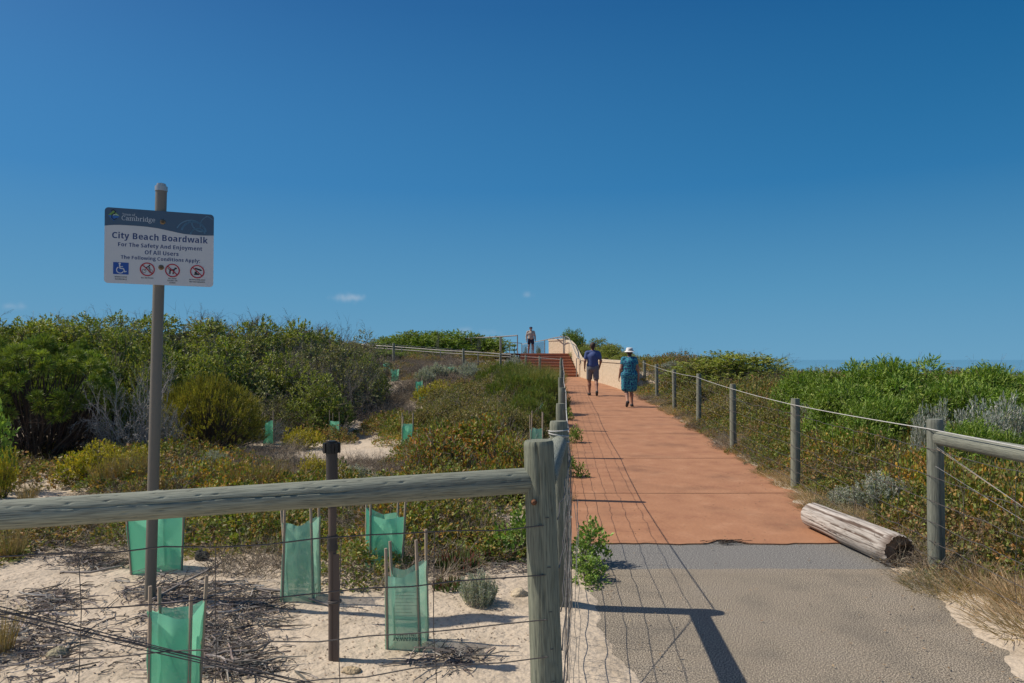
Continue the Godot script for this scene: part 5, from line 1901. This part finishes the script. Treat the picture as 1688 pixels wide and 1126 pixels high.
func make_people() -> void:
	# man walking away: weight on his left leg ahead, right foot behind with the heel up
	var d := 24.5
	var at := Vector3((977.0 - CX) / F * d, path_y(d) + 0.012, -d)
	make_person("walking man in a blue T-shirt and grey shorts, seen from behind", at, -0.06, 1.02, {
		"head": Vector3(0.0, 1.615, -0.02),
		"hip": [Vector3(-0.095, 0.93, 0), Vector3(0.095, 0.93, 0.01)], "knee": [Vector3(-0.105, 0.50, -0.13), Vector3(0.115, 0.50, 0.02)],
		"ankle": [Vector3(-0.10, 0.085, -0.12), Vector3(0.12, 0.15, 0.29)], "toe": [Vector3(-0.12, 0.04, -0.27), Vector3(0.125, 0.045, 0.19)],
		"shoulder": [Vector3(-0.195, 1.41, 0.01), Vector3(0.195, 1.41, 0.01)], "elbow": [Vector3(-0.255, 1.14, 0.06), Vector3(0.265, 1.15, 0.05)], "wrist": [Vector3(-0.26, 0.92, -0.07), Vector3(0.235, 0.95, -0.12)],
	}, {"skin": M.tanned_skin, "shirt": M.blue_shirt, "shorts": M.grey_shorts, "hair": M.hair, "shoe": M.shoe, "build": 1.05})
	d = 20.6
	at = Vector3((1037.0 - CX) / F * d, path_y(d) + 0.012, -d)
	make_person("woman in a teal patterned dress and white sun hat, walking on the path", at, 0.05, 0.96, {
		"head": Vector3(0.02, 1.60, -0.03),
		"hip": [Vector3(-0.09, 0.93, 0), Vector3(0.09, 0.93, 0)], "knee": [Vector3(-0.085, 0.50, -0.02), Vector3(0.085, 0.50, -0.10)],
		"ankle": [Vector3(-0.095, 0.17, 0.24), Vector3(0.10, 0.08, -0.08)], "toe": [Vector3(-0.10, 0.05, 0.16), Vector3(0.12, 0.035, -0.22)],
		"shoulder": [Vector3(-0.185, 1.40, 0.01), Vector3(0.185, 1.40, 0.01)], "elbow": [Vector3(-0.25, 1.12, 0.03), Vector3(0.255, 1.12, 0.05)], "wrist": [Vector3(-0.28, 0.88, -0.06), Vector3(0.275, 0.87, 0.02)],
	}, {"skin": M.skin, "dress": M.floral, "hat": M.hat_white, "brim": "round", "hair": M.hair, "shoe": M.shoe, "build": 1.12})
	d = 46.5
	at = Vector3((875.0 - CX) / F * d, 1.9, -d)
	make_person("man in a cap, pale long-sleeved shirt and dark shorts, at the top of the steps", at, PI + 0.1, 1.02, {
		"head": Vector3(0.0, 1.60, -0.03),
		"hip": [Vector3(-0.095, 0.93, 0), Vector3(0.095, 0.93, 0)], "knee": [Vector3(-0.13, 0.50, -0.08), Vector3(0.12, 0.51, 0.0)],
		"ankle": [Vector3(-0.14, 0.085, -0.02), Vector3(0.13, 0.10, 0.14)], "toe": [Vector3(-0.16, 0.04, -0.16), Vector3(0.15, 0.04, 0.02)],
		"shoulder": [Vector3(-0.2, 1.41, 0.01), Vector3(0.2, 1.41, 0.01)], "elbow": [Vector3(-0.27, 1.14, 0.04), Vector3(0.27, 1.14, 0.05)], "wrist": [Vector3(-0.28, 0.90, -0.05), Vector3(0.28, 0.90, -0.02)],
	}, {"skin": M.tanned_skin, "shirt": M.beige_shirt, "sleeve": 2.0, "shorts": M.navy, "short_leg": 0.55, "hat": M.navy, "brim": "peak", "shoe": M.shoe, "build": 1.08})


# ---------------------------------------------------------------- planting
func make_planting() -> void:
	make_kinds()
	var dune := "leafy green shrubs on the dune behind the sign"
	var dl := "mid-green leafy shrub in the thicket on the dune behind the sign pole"
	var q := 0
	for a in [[-60, 16, 210, 548], [30, 15.5, 200, 543], [130, 16.5, 230, 532], [225, 17.5, 220, 532], [320, 18.5, 200, 541], [290, 15, 170, 585], [415, 19.5, 200, 538], [390, 16.5, 170, 575], [480, 20.5, 170, 543], [470, 17, 150, 588], [530, 21.5, 140, 558], [600, 20, 90, 592], [520, 15.8, 120, 622], [180, 14.5, 130, 560], [90, 19, 150, 530], [180, 20, 150, 525], [270, 20.5, 150, 532], [0, 18.5, 140, 541], [350, 15.6, 110, 592], [240, 14.2, 110, 580]]:
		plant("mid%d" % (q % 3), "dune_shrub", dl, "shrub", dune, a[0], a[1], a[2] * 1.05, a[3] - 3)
		q += 1
	q = 0
	for a in [[360, 20.5, 190, 535], [450, 18.5, 150, 560], [545, 18.5, 150, 575], [570, 22.5, 140, 556], [500, 22.5, 150, 545], [425, 15, 120, 640]]:
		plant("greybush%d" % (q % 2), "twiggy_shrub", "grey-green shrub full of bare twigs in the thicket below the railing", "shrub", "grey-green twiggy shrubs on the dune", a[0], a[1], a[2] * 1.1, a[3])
		q += 1
	q = 0
	for a in [[60, 11.6, 270, 572], [-60, 12.2, 200, 556], [130, 14.0, 120, 575]]:
		plant("tufted%d" % (q % 2), "tufted_shrub", ["broad tall shrub with feathery green tufts over dark bare stems, by open sand", "feathery tufted shrub mostly hidden behind the broad tufted one", "feathery tufted shrub between the broad tufted one and pale dead branches"][q], "shrub", "feathery tufted shrubs", a[0], a[1], a[2], a[3])
		q += 1
	plant("tufted1", "tufted_shrub", "small rounded feathery green shrub beside pale dead branches", "shrub", "small feathery shrubs by the sign pole", 190, 11.6, 42, 634)
	plant("tufted0", "tufted_shrub", "small rounded feathery green shrub beside pale dead branches", "shrub", "small feathery shrubs by the sign pole", 230, 11.8, 40, 644)
	plant("needled0", "needle_shrub", "wide olive-green dome of fine needle foliage behind the sign pole", "shrub", "", 350, 12.9, 175, 624)
	plant("needled0", "needle_shrub", "lower olive needle-leaved shrub tucked against the wide olive dome", "shrub", "", 296, 13.8, 120, 640)
	for a in [["dead0", 222, 11.3, 150, 580, "tangle of pale grey dead branches leaning behind the sign pole"], ["dead0", 280, 11.4, 110, 650, "grey dead branches beside the olive needle shrub"], ["dead1", 200, 11.2, 170, 690, "low grey dead brush at the foot of the feathery shrub"], ["dead1", 560, 16.6, 190, 645, "low grey dead brush beyond the bare sand patch"], ["dead1", 625, 17.8, 120, 662, "sprawl of grey dead twigs beside the dry sandy slope"], ["dead0", 430, 14.2, 90, 675, "small grey dead bush behind a green tree guard"]]:
		plant(a[0], "dead_shrub", a[5], "dead shrub", "", a[1], a[2], a[3], a[4])
	for a in [[480, 21, 90, 524], [515, 22, 70, 532], [560, 23, 60, 541], [605, 24, 60, 541], [440, 20.5, 80, 532], [240, 18.5, 90, 521], [140, 17, 80, 517], [100, 16.5, 60, 519], [330, 19.5, 80, 532], [590, 22, 60, 570], [620, 25, 60, 565], [460, 17.5, 110, 565], [500, 17.2, 110, 575], [545, 16.9, 110, 582], [585, 17.5, 100, 585], [420, 16.2, 90, 600], [380, 17.8, 90, 560], [610, 19, 90, 575], [340, 17.0, 80, 570], [787, 40, 24, 546], [720, 42, 14, 538], [535, 22, 40, 545]]:
		plant("twiggy0", "bare_shrub", "bare grey-brown twiggy shrub standing up above the dune thicket", "dead shrub", "bare twiggy shrubs on the skyline", a[0], a[1], a[2], a[3])
	plant("yellow0", "yellow_green_shrub", "bright yellow-green leafy bush on sand behind the long rail", "shrub", "", 152, 9.3, 120, 728)
	plant("yellow0", "yellow_green_shrub", "yellow-green leafy bush partly hidden by the sign pole", "shrub", "", 222, 9.5, 95, 736, 2.0)
	plant("leafy0", "leafy_shrub", "bright green broad-leaved bush at the edge of the open sand", "shrub", "", -26, 8.7, 90, 672, 1.0)
	plant("yellow0", "yellow_green_shrub", "low yellow-green bush at the sand edge below the feathery shrub", "shrub", "", 5, 8.3, 45, 742, 3.0)
	plant("yellow0", "yellow_green_shrub", "bright green low bush on the dry slope below the railings", "shrub", "", 715, 21, 75, 628, 1.5)
	plant("yellow0", "yellow_green_shrub", "green low bush beside the tree guard on the bare sand", "shrub", "", 492, 13.4, 75, 703, 0.5)
	for a in [[770, 9.6, 190, 690], [835, 8.3, 110, 722], [715, 9.4, 110, 712], [800, 10.8, 120, 684], [880, 9.4, 70, 738]]:
		plant("leafymound0", "leafy_mound", "rounded leafy mound with green and orange-brown leaves by the corner post", "shrub", "orange-green leafy mounds", a[0], a[1], a[2] * 1.1, a[3])
	for a in [[870, 22, 110, 596], [905, 18.5, 60, 622], [835, 24, 100, 600], [880, 16, 80, 640], [862, 14.5, 90, 655], [900, 26, 60, 600], [850, 19, 100, 618]]:
		plant("sedge0" if int(a[0]) % 3 == 0 else "needled1", "sedge_clump", "dense fine green sedge clump beside the path fence below the steps", "sedge", "green sedges beside the path fence", a[0], a[1], a[2] * 1.2, a[3])
	for a in [[800, 20, 100, 622], [760, 17, 120, 642], [820, 16, 100, 650], [735, 19, 90, 640], [840, 13.5, 110, 668], [790, 14.5, 120, 662], [720, 15.5, 90, 662], [860, 28, 80, 597], [800, 27, 90, 604]]:
		plant("mound%d" % (int(a[0]) % 2), "low_shrub", "low dull-green spreading shrub on the slope below the steps", "shrub", "low shrubs on the slope", a[0], a[1], a[2] * 1.15, a[3])
	for a in [["silver0", 718, 26, 42, 598, "0"], ["silver0", 743, 27, 36, 601, "0"], ["silver1", 775, 26.5, 48, 597, "0"], ["silver1", 848, 33, 44, 587, "0"], ["silver0", 700, 24.5, 36, 606, "0"]]:
		plant(a[0], "silver_shrub", "small silver-grey shrub on the slope below the boardwalk railing", "shrub", "silver shrubs below the railing", a[1], a[2], a[3], a[4])
	for a in [[680, 44, 130, 548], [735, 46, 150, 547], [790, 47, 110, 554], [640, 43, 90, 556], [700, 41, 120, 575], [780, 41.5, 110, 582], [640, 38, 100, 580], [600, 36, 120, 575]]:
		plant("deepgreen0", "round_shrub", "rounded dense green shrub behind the boardwalk railing", "shrub", "dense shrubs behind the railing", a[0], a[1], a[2] * 1.1, a[3])
	plant("mid1", "round_shrub", "small leafy bush seen between the far railing posts", "shrub", "", 798, 56, 34, 562)
	plant("deepgreen0", "round_shrub", "bright green rounded bush rising behind the limestone wall", "shrub", "", 943, 43.5, 50, 545)
	plant("mid0", "round_shrub", "small dark bush behind the man at the top of the steps", "shrub", "small bushes beyond the steps", 866, 60, 12, 574)
	plant("mid2", "round_shrub", "small dark bush behind the man at the top of the steps", "shrub", "small bushes beyond the steps", 887, 62, 14, 573)
	for a in [[985, 40, 66, 560], [1010, 37, 60, 569], [965, 38.5, 50, 572], [1035, 34, 60, 582]]:
		plant("mid%d" % (int(a[0]) % 3), "wall_shrub", "dull green shrub growing on top of the limestone wall", "shrub", "shrubs above the limestone wall", a[0], a[1], a[2] * 1.15, a[3])
	for a in [[1080, 29.5, 80, 588], [1045, 31, 60, 593], [1105, 27, 50, 595], [1075, 27.5, 60, 610], [1060, 29, 60, 600]]:
		plant("silver1", "silver_shrub", "broad silver-grey shrub behind the fence beyond the woman", "shrub", "silver shrubs beyond the woman", a[0], a[1], a[2] * 1.1, a[3])
	plant("mid2", "dome_shrub", "broad dark green dome-shaped shrub against the sea sky behind the fence", "shrub", "", 1205, 24.5, 250, 583)
	for a in [[1150, 23.5, 90, 609], [1270, 22.5, 100, 616], [1200, 20.5, 150, 632], [1140, 25.5, 70, 602], [1270, 19, 110, 636], [1230, 16.5, 150, 652], [1165, 19.5, 90, 630], [1300, 14.5, 120, 668]]:
		plant("mound%d" % (int(a[0]) % 2), "low_shrub", "brown-green mounded coastal shrub between the fence and the sea", "shrub", "mounded shrubs toward the sea", a[0], a[1], a[2] * 1.12, a[3])
	q = 0
	for a in [[1330, 14.5, 110, 614], [1385, 13.5, 150, 602], [1450, 13, 170, 597], [1540, 13, 190, 596], [1620, 12.6, 160, 606], [1700, 12, 170, 622], [1400, 11.8, 140, 635], [1490, 11.5, 150, 628], [1580, 11.2, 160, 632], [1680, 10.6, 150, 645], [1610, 8.5, 150, 698], [1700, 8.2, 150, 704], [1440, 10.8, 130, 660]]:
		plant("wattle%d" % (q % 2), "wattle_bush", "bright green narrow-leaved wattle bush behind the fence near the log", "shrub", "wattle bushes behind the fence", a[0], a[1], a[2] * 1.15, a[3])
		q += 1
	for a in [["silver1", 1536, 9.5, 70, 666, "silver-grey shrub tucked into green wattle behind the fence post"], ["silver1", 1632, 9.45, 130, 658, "long silver-grey shrub in front of the wattle bushes"], ["silver0", 1455, 7.5, 92, 778, "soft silver-grey bush behind the wire near the log"], ["silver0", 1400, 7.7, 70, 800, "smaller silver-grey bush behind the wire near the log"], ["silver1", 1340, 13.4, 56, 668, "silver-grey shrub behind the second tallest fence post"], ["silver1", 1700, 9.4, 80, 664, "short silver-grey shrub beside the long silver one"]]:
		plant(a[0], "silver_shrub", a[5], "shrub", "", a[1], a[2], a[3], a[4])
	plant("redtwig0", "bare_shrub", "reddish bare twiggy shrub above the wattle bushes", "dead shrub", "", 1645, 13.6, 95, 584)
	plant("redtwig0", "bare_shrub", "thin reddish twigs sticking out of the wattle top", "dead shrub", "", 1500, 13.6, 100, 580, 1.2)
	plant("redtwig0", "bare_shrub", "straw-coloured bare twigs on the mounded shrub", "dead shrub", "", 1150, 24.6, 46, 588, 2.2)
	plant_at("leafy0", "leafy_seedling", "fresh green broad-leaved plant growing through the fence onto the path", "plant", "", Vector3(0.54, 0.0, -5.7), 0.46, 0.36, 0.4)
	plant_at("leafy0", "leafy_seedling", "small green broad-leaved plant sprawling on the path edge by the corner post", "plant", "", Vector3(0.54, 0.0, -5.25), 0.40, 0.2, 2.0)
	plant_at("leafy0", "leafy_seedling", "green broad-leaved plant inside the fence behind the corner post", "plant", "", onto(850, 5.9), 0.5, 0.42, 1.0)
	for a in [[932, 9.8], [934, 13.5], [930, 17.2]]:
		plant_at("leafy0", "leafy_seedling", "small green plant poking through the path fence", "plant", "plants poking through the path fence", Vector3((a[0] - CX) / F * a[1] + 0.1, path_y(a[1]), -a[1]), 0.4, 0.35, a[1])
	for a in [[750, 5.5, 0.3, 0.16], [765, 5.45, 0.26, 0.14], [738, 5.0, 0.22, 0.10], [700, 6.1, 0.34, 0.14], [720, 6.0, 0.34, 0.15], [680, 6.3, 0.34, 0.13], [800, 6.1, 0.34, 0.15], [760, 6.2, 0.34, 0.14], [820, 5.7, 0.3, 0.12]]:
		plant_at("pigface0", "pigface_clump", "clump of fat green succulent fingers with red tips on twiggy sand", "succulent", "succulent clumps near the corner post", onto(a[0], a[1]), a[2], a[3], a[0])
	plant_at("silver0", "silver_shrub", "small wiry grey plant on bare sand near the corner post", "plant", "", onto(790, 4.72), 0.26, 0.24, 0.5)
	for a in [[18, 5.6, 0.3, 0.32], [-5, 3.9, 0.3, 0.3], [175, 8.9, 0.5, 0.5], [200, 8.9, 0.4, 0.52], [235, 9.0, 0.4, 0.55], [420, 8.2, 0.6, 0.4], [450, 8.4, 0.6, 0.45], [470, 7.8, 0.5, 0.35], [390, 8.4, 0.5, 0.38], [45, 8.2, 0.35, 0.25]]:
		plant_at("rush0", "rush_tuft", "upright tuft of brown-green rush on the sand behind the rail", "rush", "rush tufts on the sand", onto(a[0], a[1]), a[2], a[3], a[0])

	for a in [[330, 9.6, 60], [410, 10.5, 50], [300, 7.6, 55], [560, 8.0, 60], [640, 10.2, 55], [470, 11.0, 45], [600, 7.4, 50], [690, 7.2, 60]]:
		plant_at("dead1", "dead_shrub", "small sprawl of grey dead twigs among the low plants behind the rail", "dead shrub", "small dead twigs among the low plants", onto(a[0], a[1]), a[2] / F * a[1] * 1.6, 0.3, a[0])
	for a in [[370, 9.0, 45], [270, 9.4, 50], [520, 9.6, 45], [655, 8.4, 40], [430, 7.4, 40]]:
		plant_at("yellow0", "yellow_green_shrub", "small yellow-green leafy tuft among the low plants behind the rail", "shrub", "small yellow-green tufts behind the rail", onto(a[0], a[1]), a[2] / F * a[1] * 1.3, 0.3, a[0])
	for a in [[310, 8.6], [350, 10.2], [590, 9.0], [620, 8.2]]:
		plant_at("silver0", "silver_shrub", "small soft grey bush among the low plants behind the rail", "shrub", "small grey bushes behind the rail", onto(a[0], a[1]), 0.45, 0.3, a[0])

	# ground cover, by sort
	var spots := {}
	for s in ["cover_green", "cover_brown", "cover_orange", "cover_dry", "cover_grey", "straw0", "straw1"]:
		spots[s] = []
	var rng := RandomNumberGenerator.new()
	rng.seed = 2024
	var put := func(s: String, x: float, d: float, wide: float, high: float) -> void:
		var b := Basis(Vector3.UP, rng.randf() * TAU).scaled(Vector3(wide, high, wide))
		spots[s].append(Transform3D(b, Vector3(x, ground(x, d) - 0.02, -d)))
	var d := 5.5
	while d < 41.0:
		var gap := 0.36 + 0.012 * d
		var xl := steps(XL, d) - 0.62
		var x := -0.74 * d - 1.0
		while x < xl:
			var xx := x + rng.randf_range(-0.2, 0.2)
			var dd := d + rng.randf_range(-0.2, 0.2)
			x += gap
			var col := CX + xx / dd * F
			var n1 := nz.get_noise_2d(xx * 20.0, dd * 20.0)
			var bare := 0.22
			if col < 150.0 and dd > 6.6 and dd < 11.6:
				bare = 0.97
			elif col > 395.0 and col < 650.0 and dd > 8.6 and dd <= 11.5:
				bare = 0.74
			elif col > 395.0 and col < 655.0 and dd > 11.5 and dd < 15.6:
				bare = 0.95
			elif col > 590.0 and col < 760.0 and dd > 17.5:
				bare = 0.06
			elif dd < 6.5:
				bare = 0.5 if col > 430.0 else 0.75
			elif col < 300.0 and dd < 9.0:
				bare = 0.6
			elif col > 250.0 and col < 480.0 and dd < 12.0:
				bare = 0.5
			elif n1 < 0.0 and dd < 17.0:
				bare = 0.72
			for gd in [[443, 14.0], [551, 15.0], [671, 13.0], [884, 12.2], [690, 22.0], [651, 26.0], [893, 17.0]]:
				if absf(col - gd[0]) < 24.0 and dd > gd[1] - 4.0 and dd < gd[1] + 0.4:
					bare = 0.95
			if col < 620.0 and dd > 12.6 and dd < 30.0:
				bare = 1.0 if dd > 15.6 or col < 390.0 else bare
			if rng.randf() < bare:
				if rng.randf() < (0.18 if dd < 7.5 else 0.4) and bare < 0.9:
					put.call("cover_dry", xx, dd, rng.randf_range(0.4, 0.9), rng.randf_range(0.5, 1.0))
				continue
			var s := "cover_brown"
			var u := rng.randf()
			if col > 250.0 and col < 480.0 and dd > 7.0 and dd < 13.0:
				s = "cover_orange" if u < 0.75 else "cover_dry"
			elif col > 640.0 and dd < 14.0:
				s = "cover_orange" if u < 0.4 else ("cover_green" if u < 0.75 else "cover_dry")
			elif dd < 8.5 and col > 380.0:
				s = "cover_green" if u < 0.85 else "cover_dry"
			elif col > 590.0 and col < 760.0 and dd > 17.0:
				s = "cover_dry" if u < 0.72 else ("straw1" if u < 0.9 else "cover_brown")
			elif u < 0.35:
				s = "cover_green"
			elif u < 0.45:
				s = "straw1"
			var f := rng.randf_range(0.55, 0.95) * (1.0 + 0.02 * dd)
			put.call(s, xx, dd, f, rng.randf_range(0.6, 1.2) * (0.8 if dd < 7.0 else 1.0))
		d += gap * 0.9
	# the other side
	d = 3.4
	while d < 30.0:
		var gap := 0.33 + 0.012 * d
		var xr := steps(XR, d) + 0.22
		if d < 6.5:
			xr = 3.02 if d < 5.2 else 3.2
		if d > 26.0:
			xr += 0.3
		var x := xr
		while x < 0.72 * d + 3.0:
			var xx := x + rng.randf_range(-0.08, 0.16)
			var dd := d + rng.randf_range(-0.16, 0.16)
			x += gap
			var inn := xx - xr
			var u := rng.randf()
			var high := rng.randf_range(0.7, 1.2) * lerpf(0.55, 1.55, soft(0.0, 1.8, inn))
			if dd < 5.0:
				if u < 0.85:
					put.call("straw0" if u < 0.3 else "straw1", xx, dd, rng.randf_range(0.7, 1.2), rng.randf_range(0.7, 1.1))
				if inn > 0.5 and u > 0.3:
					put.call("cover_brown", xx, dd, 0.7, 0.9)
				continue
			if inn < 0.25:
				if u < 0.3:
					put.call("straw1", xx, dd, 0.8, 0.8)
				elif u < 0.65:
					put.call("cover_grey", xx, dd, rng.randf_range(0.4, 0.7), 0.7)
				elif u < 0.85:
					put.call("cover_dry", xx, dd, 0.6, 0.7)
				else:
					put.call("cover_brown", xx, dd, 0.5, 0.6)
				continue
			var col := CX + xx / dd * F
			if col > 1365.0 and col < 1505.0 and dd > 5.9 and dd < 8.2:
				high *= 0.35
				if u < 0.4:
					put.call("cover_dry", xx, dd, 0.6, 0.6)
					continue
			var n1 := nz.get_noise_2d(xx * 16.0 + 80.0, dd * 16.0)
			var s := "cover_brown"
			if n1 > -0.08:
				s = "cover_green" if u < 0.7 else "cover_orange"
			elif u < 0.25:
				s = "cover_orange"
			elif u < 0.35:
				s = "cover_grey"
			put.call(s, xx, dd, rng.randf_range(0.6, 1.0) * (1.0 + 0.01 * dd), high)
		d += gap * 0.9
	# a straggling line of dry tufts along both edges of the path
	for k in 150:
		var dd := rng.randf_range(3.0, 26.0)
		var side := rng.randf() < 0.7
		var xx := steps(XR, dd) + rng.randf_range(0.12, 0.45) if side else steps(XL, dd) - rng.randf_range(0.05, 0.35)
		if not side and dd < 6.0:
			continue
		if side and dd < 5.0:
			xx += 0.5
		put.call("straw0" if k % 2 else "straw1", xx, dd, rng.randf_range(0.4, 0.8), rng.randf_range(0.4, 0.9))
	for k in 11:
		put.call("straw0" if k % 3 else "straw1", rng.randf_range(2.95, 3.5), rng.randf_range(3.3, 5.2), rng.randf_range(0.6, 1.1), rng.randf_range(0.6, 1.1))
	scatter("ground_cover", "creeping green small-leaved ground cover on the dune", "cover_green", spots["cover_green"], M.leaf)
	scatter("ground_cover", "creeping brown and green ground cover on the dune", "cover_brown", spots["cover_brown"], M.leaf)
	scatter("ground_cover", "creeping ground cover with orange and green leaves", "cover_orange", spots["cover_orange"], M.leaf)
	scatter("ground_cover", "pale grey-green creeping plants along the path edge", "cover_grey", spots["cover_grey"], M.leaf)
	scatter("dry_twigs", "dry brown twigs and leaves between the plants", "cover_dry", spots["cover_dry"], M.bark)
	scatter("dry_grass", "fine straw-coloured dry grass", "straw0", spots["straw0"], M.leaf)
	scatter("dry_grass", "low spreading straw-coloured dry grass", "straw1", spots["straw1"], M.leaf)

# a tall tiered pine far behind the boardwalk
func make_pine() -> void:
	var at := px(848, 0, 150.0)
	at.y = -8.0
	for k in 2:
		var pos := at if k == 0 else px(530, 0, 190.0)
		pos.y = -8.0
		var top := EYE + (HZ - (564.0 if k == 0 else 543.0)) / F * (150.0 if k == 0 else 190.0)
		var t := thing("norfolk_pine", ["tiered dark pine far behind the boardwalk railing", "tiered dark pine far behind the dune thicket"][k], "tree", pos)
		var h := top - pos.y
		var b := MB.new()
		b.tube(PackedVector3Array([Vector3.ZERO, Vector3(0, h * 0.6, 0), Vector3(0, h, 0)]), PackedFloat32Array([0.3, 0.16, 0.03]), 8, C(0.09, 0.07, 0.055))
		part("trunk", b.mesh(), M.bark, t)
		var rng := RandomNumberGenerator.new()
		rng.seed = 31 + k
		b = MB.new()
		var y := h * 0.25
		while y < h:
			var reach := (h - y) * 0.24 + 0.15
			for q in 7:
				var a := q * TAU / 7.0 + y
				var dir := Vector3(cos(a), 0.12, sin(a))
				for e in 16:
					var f := rng.randf()
					var p := Vector3(0, y, 0) + dir * reach * f + Vector3(0, 0.25 * f * f, 0)
					var dd := (dir * 0.7 + ball(rng)).normalized()
					b.leaf(p, dd, dd.cross(ball(rng)).normalized(), 0.32, 0.1, pick(rng, [C(0.03, 0.06, 0.025), C(0.045, 0.08, 0.03)]))
			y += 0.9
		part("crown", b.mesh(), M.leaf, t)


# ---------------------------------------------------------------- sky
func make_sky(sun_at: Vector3) -> ImageTexture:
	var w := 512
	var h := 256
	var im := Image.create(w + 16, h, false, Image.FORMAT_RGBF)
	for y in h:
		var el := PI * (0.5 - (y + 0.5) / h)
		var deg := rad_to_deg(maxf(el, 0.0))
		var r := steps([0, 0.145, 5, 0.098, 13, 0.041, 26, 0.016, 45, 0.024, 90, 0.042], deg)
		var g := steps([0, 0.35, 5, 0.30, 13, 0.20, 26, 0.109, 45, 0.083, 90, 0.09], deg)
		var b := steps([0, 0.53, 5, 0.505, 13, 0.44, 26, 0.302, 45, 0.22, 90, 0.17], deg)
		for x in w:
			var a := (x + 0.5) / w * TAU
			var dir := Vector3(sin(a) * cos(el), sin(el), -cos(a) * cos(el))
			var c := dir.dot(sun_at)
			# deepest a right angle and more from the sun, paler toward it
			var k := 0.92 + 0.3 * c + 0.2 * c * c + 0.5 * pow(maxf(c, 0.0), 10.0)
			k = lerpf(1.0, k, soft(0.0, 0.35, el))
			var haze := 0.03 * maxf(c, 0.0) + 0.9 * pow(maxf(c, 0.0), 12.0)
			im.set_pixel(x + 8, y, Color(maxf(r * k + haze - 0.008 * soft(0.0, 0.3, el), 0.006), g * k + haze * 0.7, b * k + haze * 0.5))
	for y in h:      # the panorama closes on itself: pad both sides before enlarging
		for x in 8:
			im.set_pixel(x, y, im.get_pixel(x + w, y))
			im.set_pixel(w + 8 + x, y, im.get_pixel(8 + x, y))
	im.resize((w + 16) * 4, h * 4, Image.INTERPOLATE_CUBIC)
	im = im.get_region(Rect2i(32, 0, 2048, 1024))
	# a few scraps of cloud low over the land
	var f := noise(0.09, 91, FastNoiseLite.TYPE_SIMPLEX_SMOOTH, 4)
	for s in [[575, 491, 17, 4, 0.55], [868, 486, 6, 3, 0.3], [20, 505, 10, 3, 0.35], [765, 547, 10, 5, 0.35], [805, 548, 16, 3, 0.2], [-300, 470, 30, 6, 0.3], [2100, 500, 40, 7, 0.3]]:
		var az := atan((s[0] - CX) / F)
		var el := atan((HZ - s[1]) / F * cos(az))
		var cx := az / TAU * 2048.0
		var cy := (0.5 - el / PI) * 1024.0
		var rx: float = s[2] / F / TAU * 2048.0
		var ry: float = s[3] / F / TAU * 2048.0
		for y in range(int(cy - ry * 2.0) - 1, int(cy + ry * 2.0) + 2):
			for x in range(int(cx - rx * 2.0) - 1, int(cx + rx * 2.0) + 2):
				var u := (x + 0.5 - cx) / rx
				var v := (y + 0.5 - cy) / ry
				var at := posmod(x, 2048)
				var g: float = clampf(1.15 - sqrt(u * u + v * v) * 0.75 + f.get_noise_2d(x * 14.0, y * 22.0) * 0.9, 0.0, 1.0) * s[4]
				if g > 0.0:
					var c := im.get_pixel(at, y)
					im.set_pixel(at, y, c.lerp(Color(0.46, 0.54, 0.64), g))
	return ImageTexture.create_from_image(im)


func _ready() -> void:
	var cam := Camera3D.new()
	cam.name = "camera"
	add_child(cam)
	cam.near = 0.05
	cam.far = 30000.0
	cam.projection = Camera3D.PROJECTION_FRUSTUM
	cam.size = 0.05 * 1126.0 / F
	cam.frustum_offset = Vector2(0, 0.05 * (HZ - 563.0) / F)
	cam.position = Vector3(0, EYE, 0)
	cam.current = true

	var sun_at := Vector3(-0.63, 0.765, -0.075).normalized()
	var env := Environment.new()
	env.background_mode = Environment.BG_SKY
	env.sky = Sky.new()
	var pano := PanoramaSkyMaterial.new()
	pano.panorama = make_sky(sun_at)
	env.sky.sky_material = pano
	env.tonemap_mode = Environment.TONE_MAPPER_LINEAR
	env.tonemap_exposure = 1.0
	env.sdfgi_enabled = true
	env.ssao_enabled = true
	env.ssil_enabled = true
	var we := WorldEnvironment.new()
	we.name = "environment"
	we.environment = env
	add_child(we)

	var sun := DirectionalLight3D.new()
	sun.name = "sun"
	sun.light_energy = 1.38
	sun.light_color = Color(1.0, 0.955, 0.89)
	sun.light_angular_distance = 0.5
	sun.shadow_enabled = true
	add_child(sun)
	sun.look_at_from_position(sun_at * 50.0, Vector3.ZERO)

	nz.seed = 5
	nz.frequency = 0.03
	nz.fractal_octaves = 3
	nz2.seed = 17
	nz2.frequency = 0.05
	nz2.fractal_octaves = 3
	nz3.seed = 23
	make_materials()
	make_land()
	make_path()
	make_steps()
	make_fences()
	make_sign()
	make_log()
	make_guards()
	make_standpipe()
	make_people()
	make_planting()
	make_pine()
	make_litter()
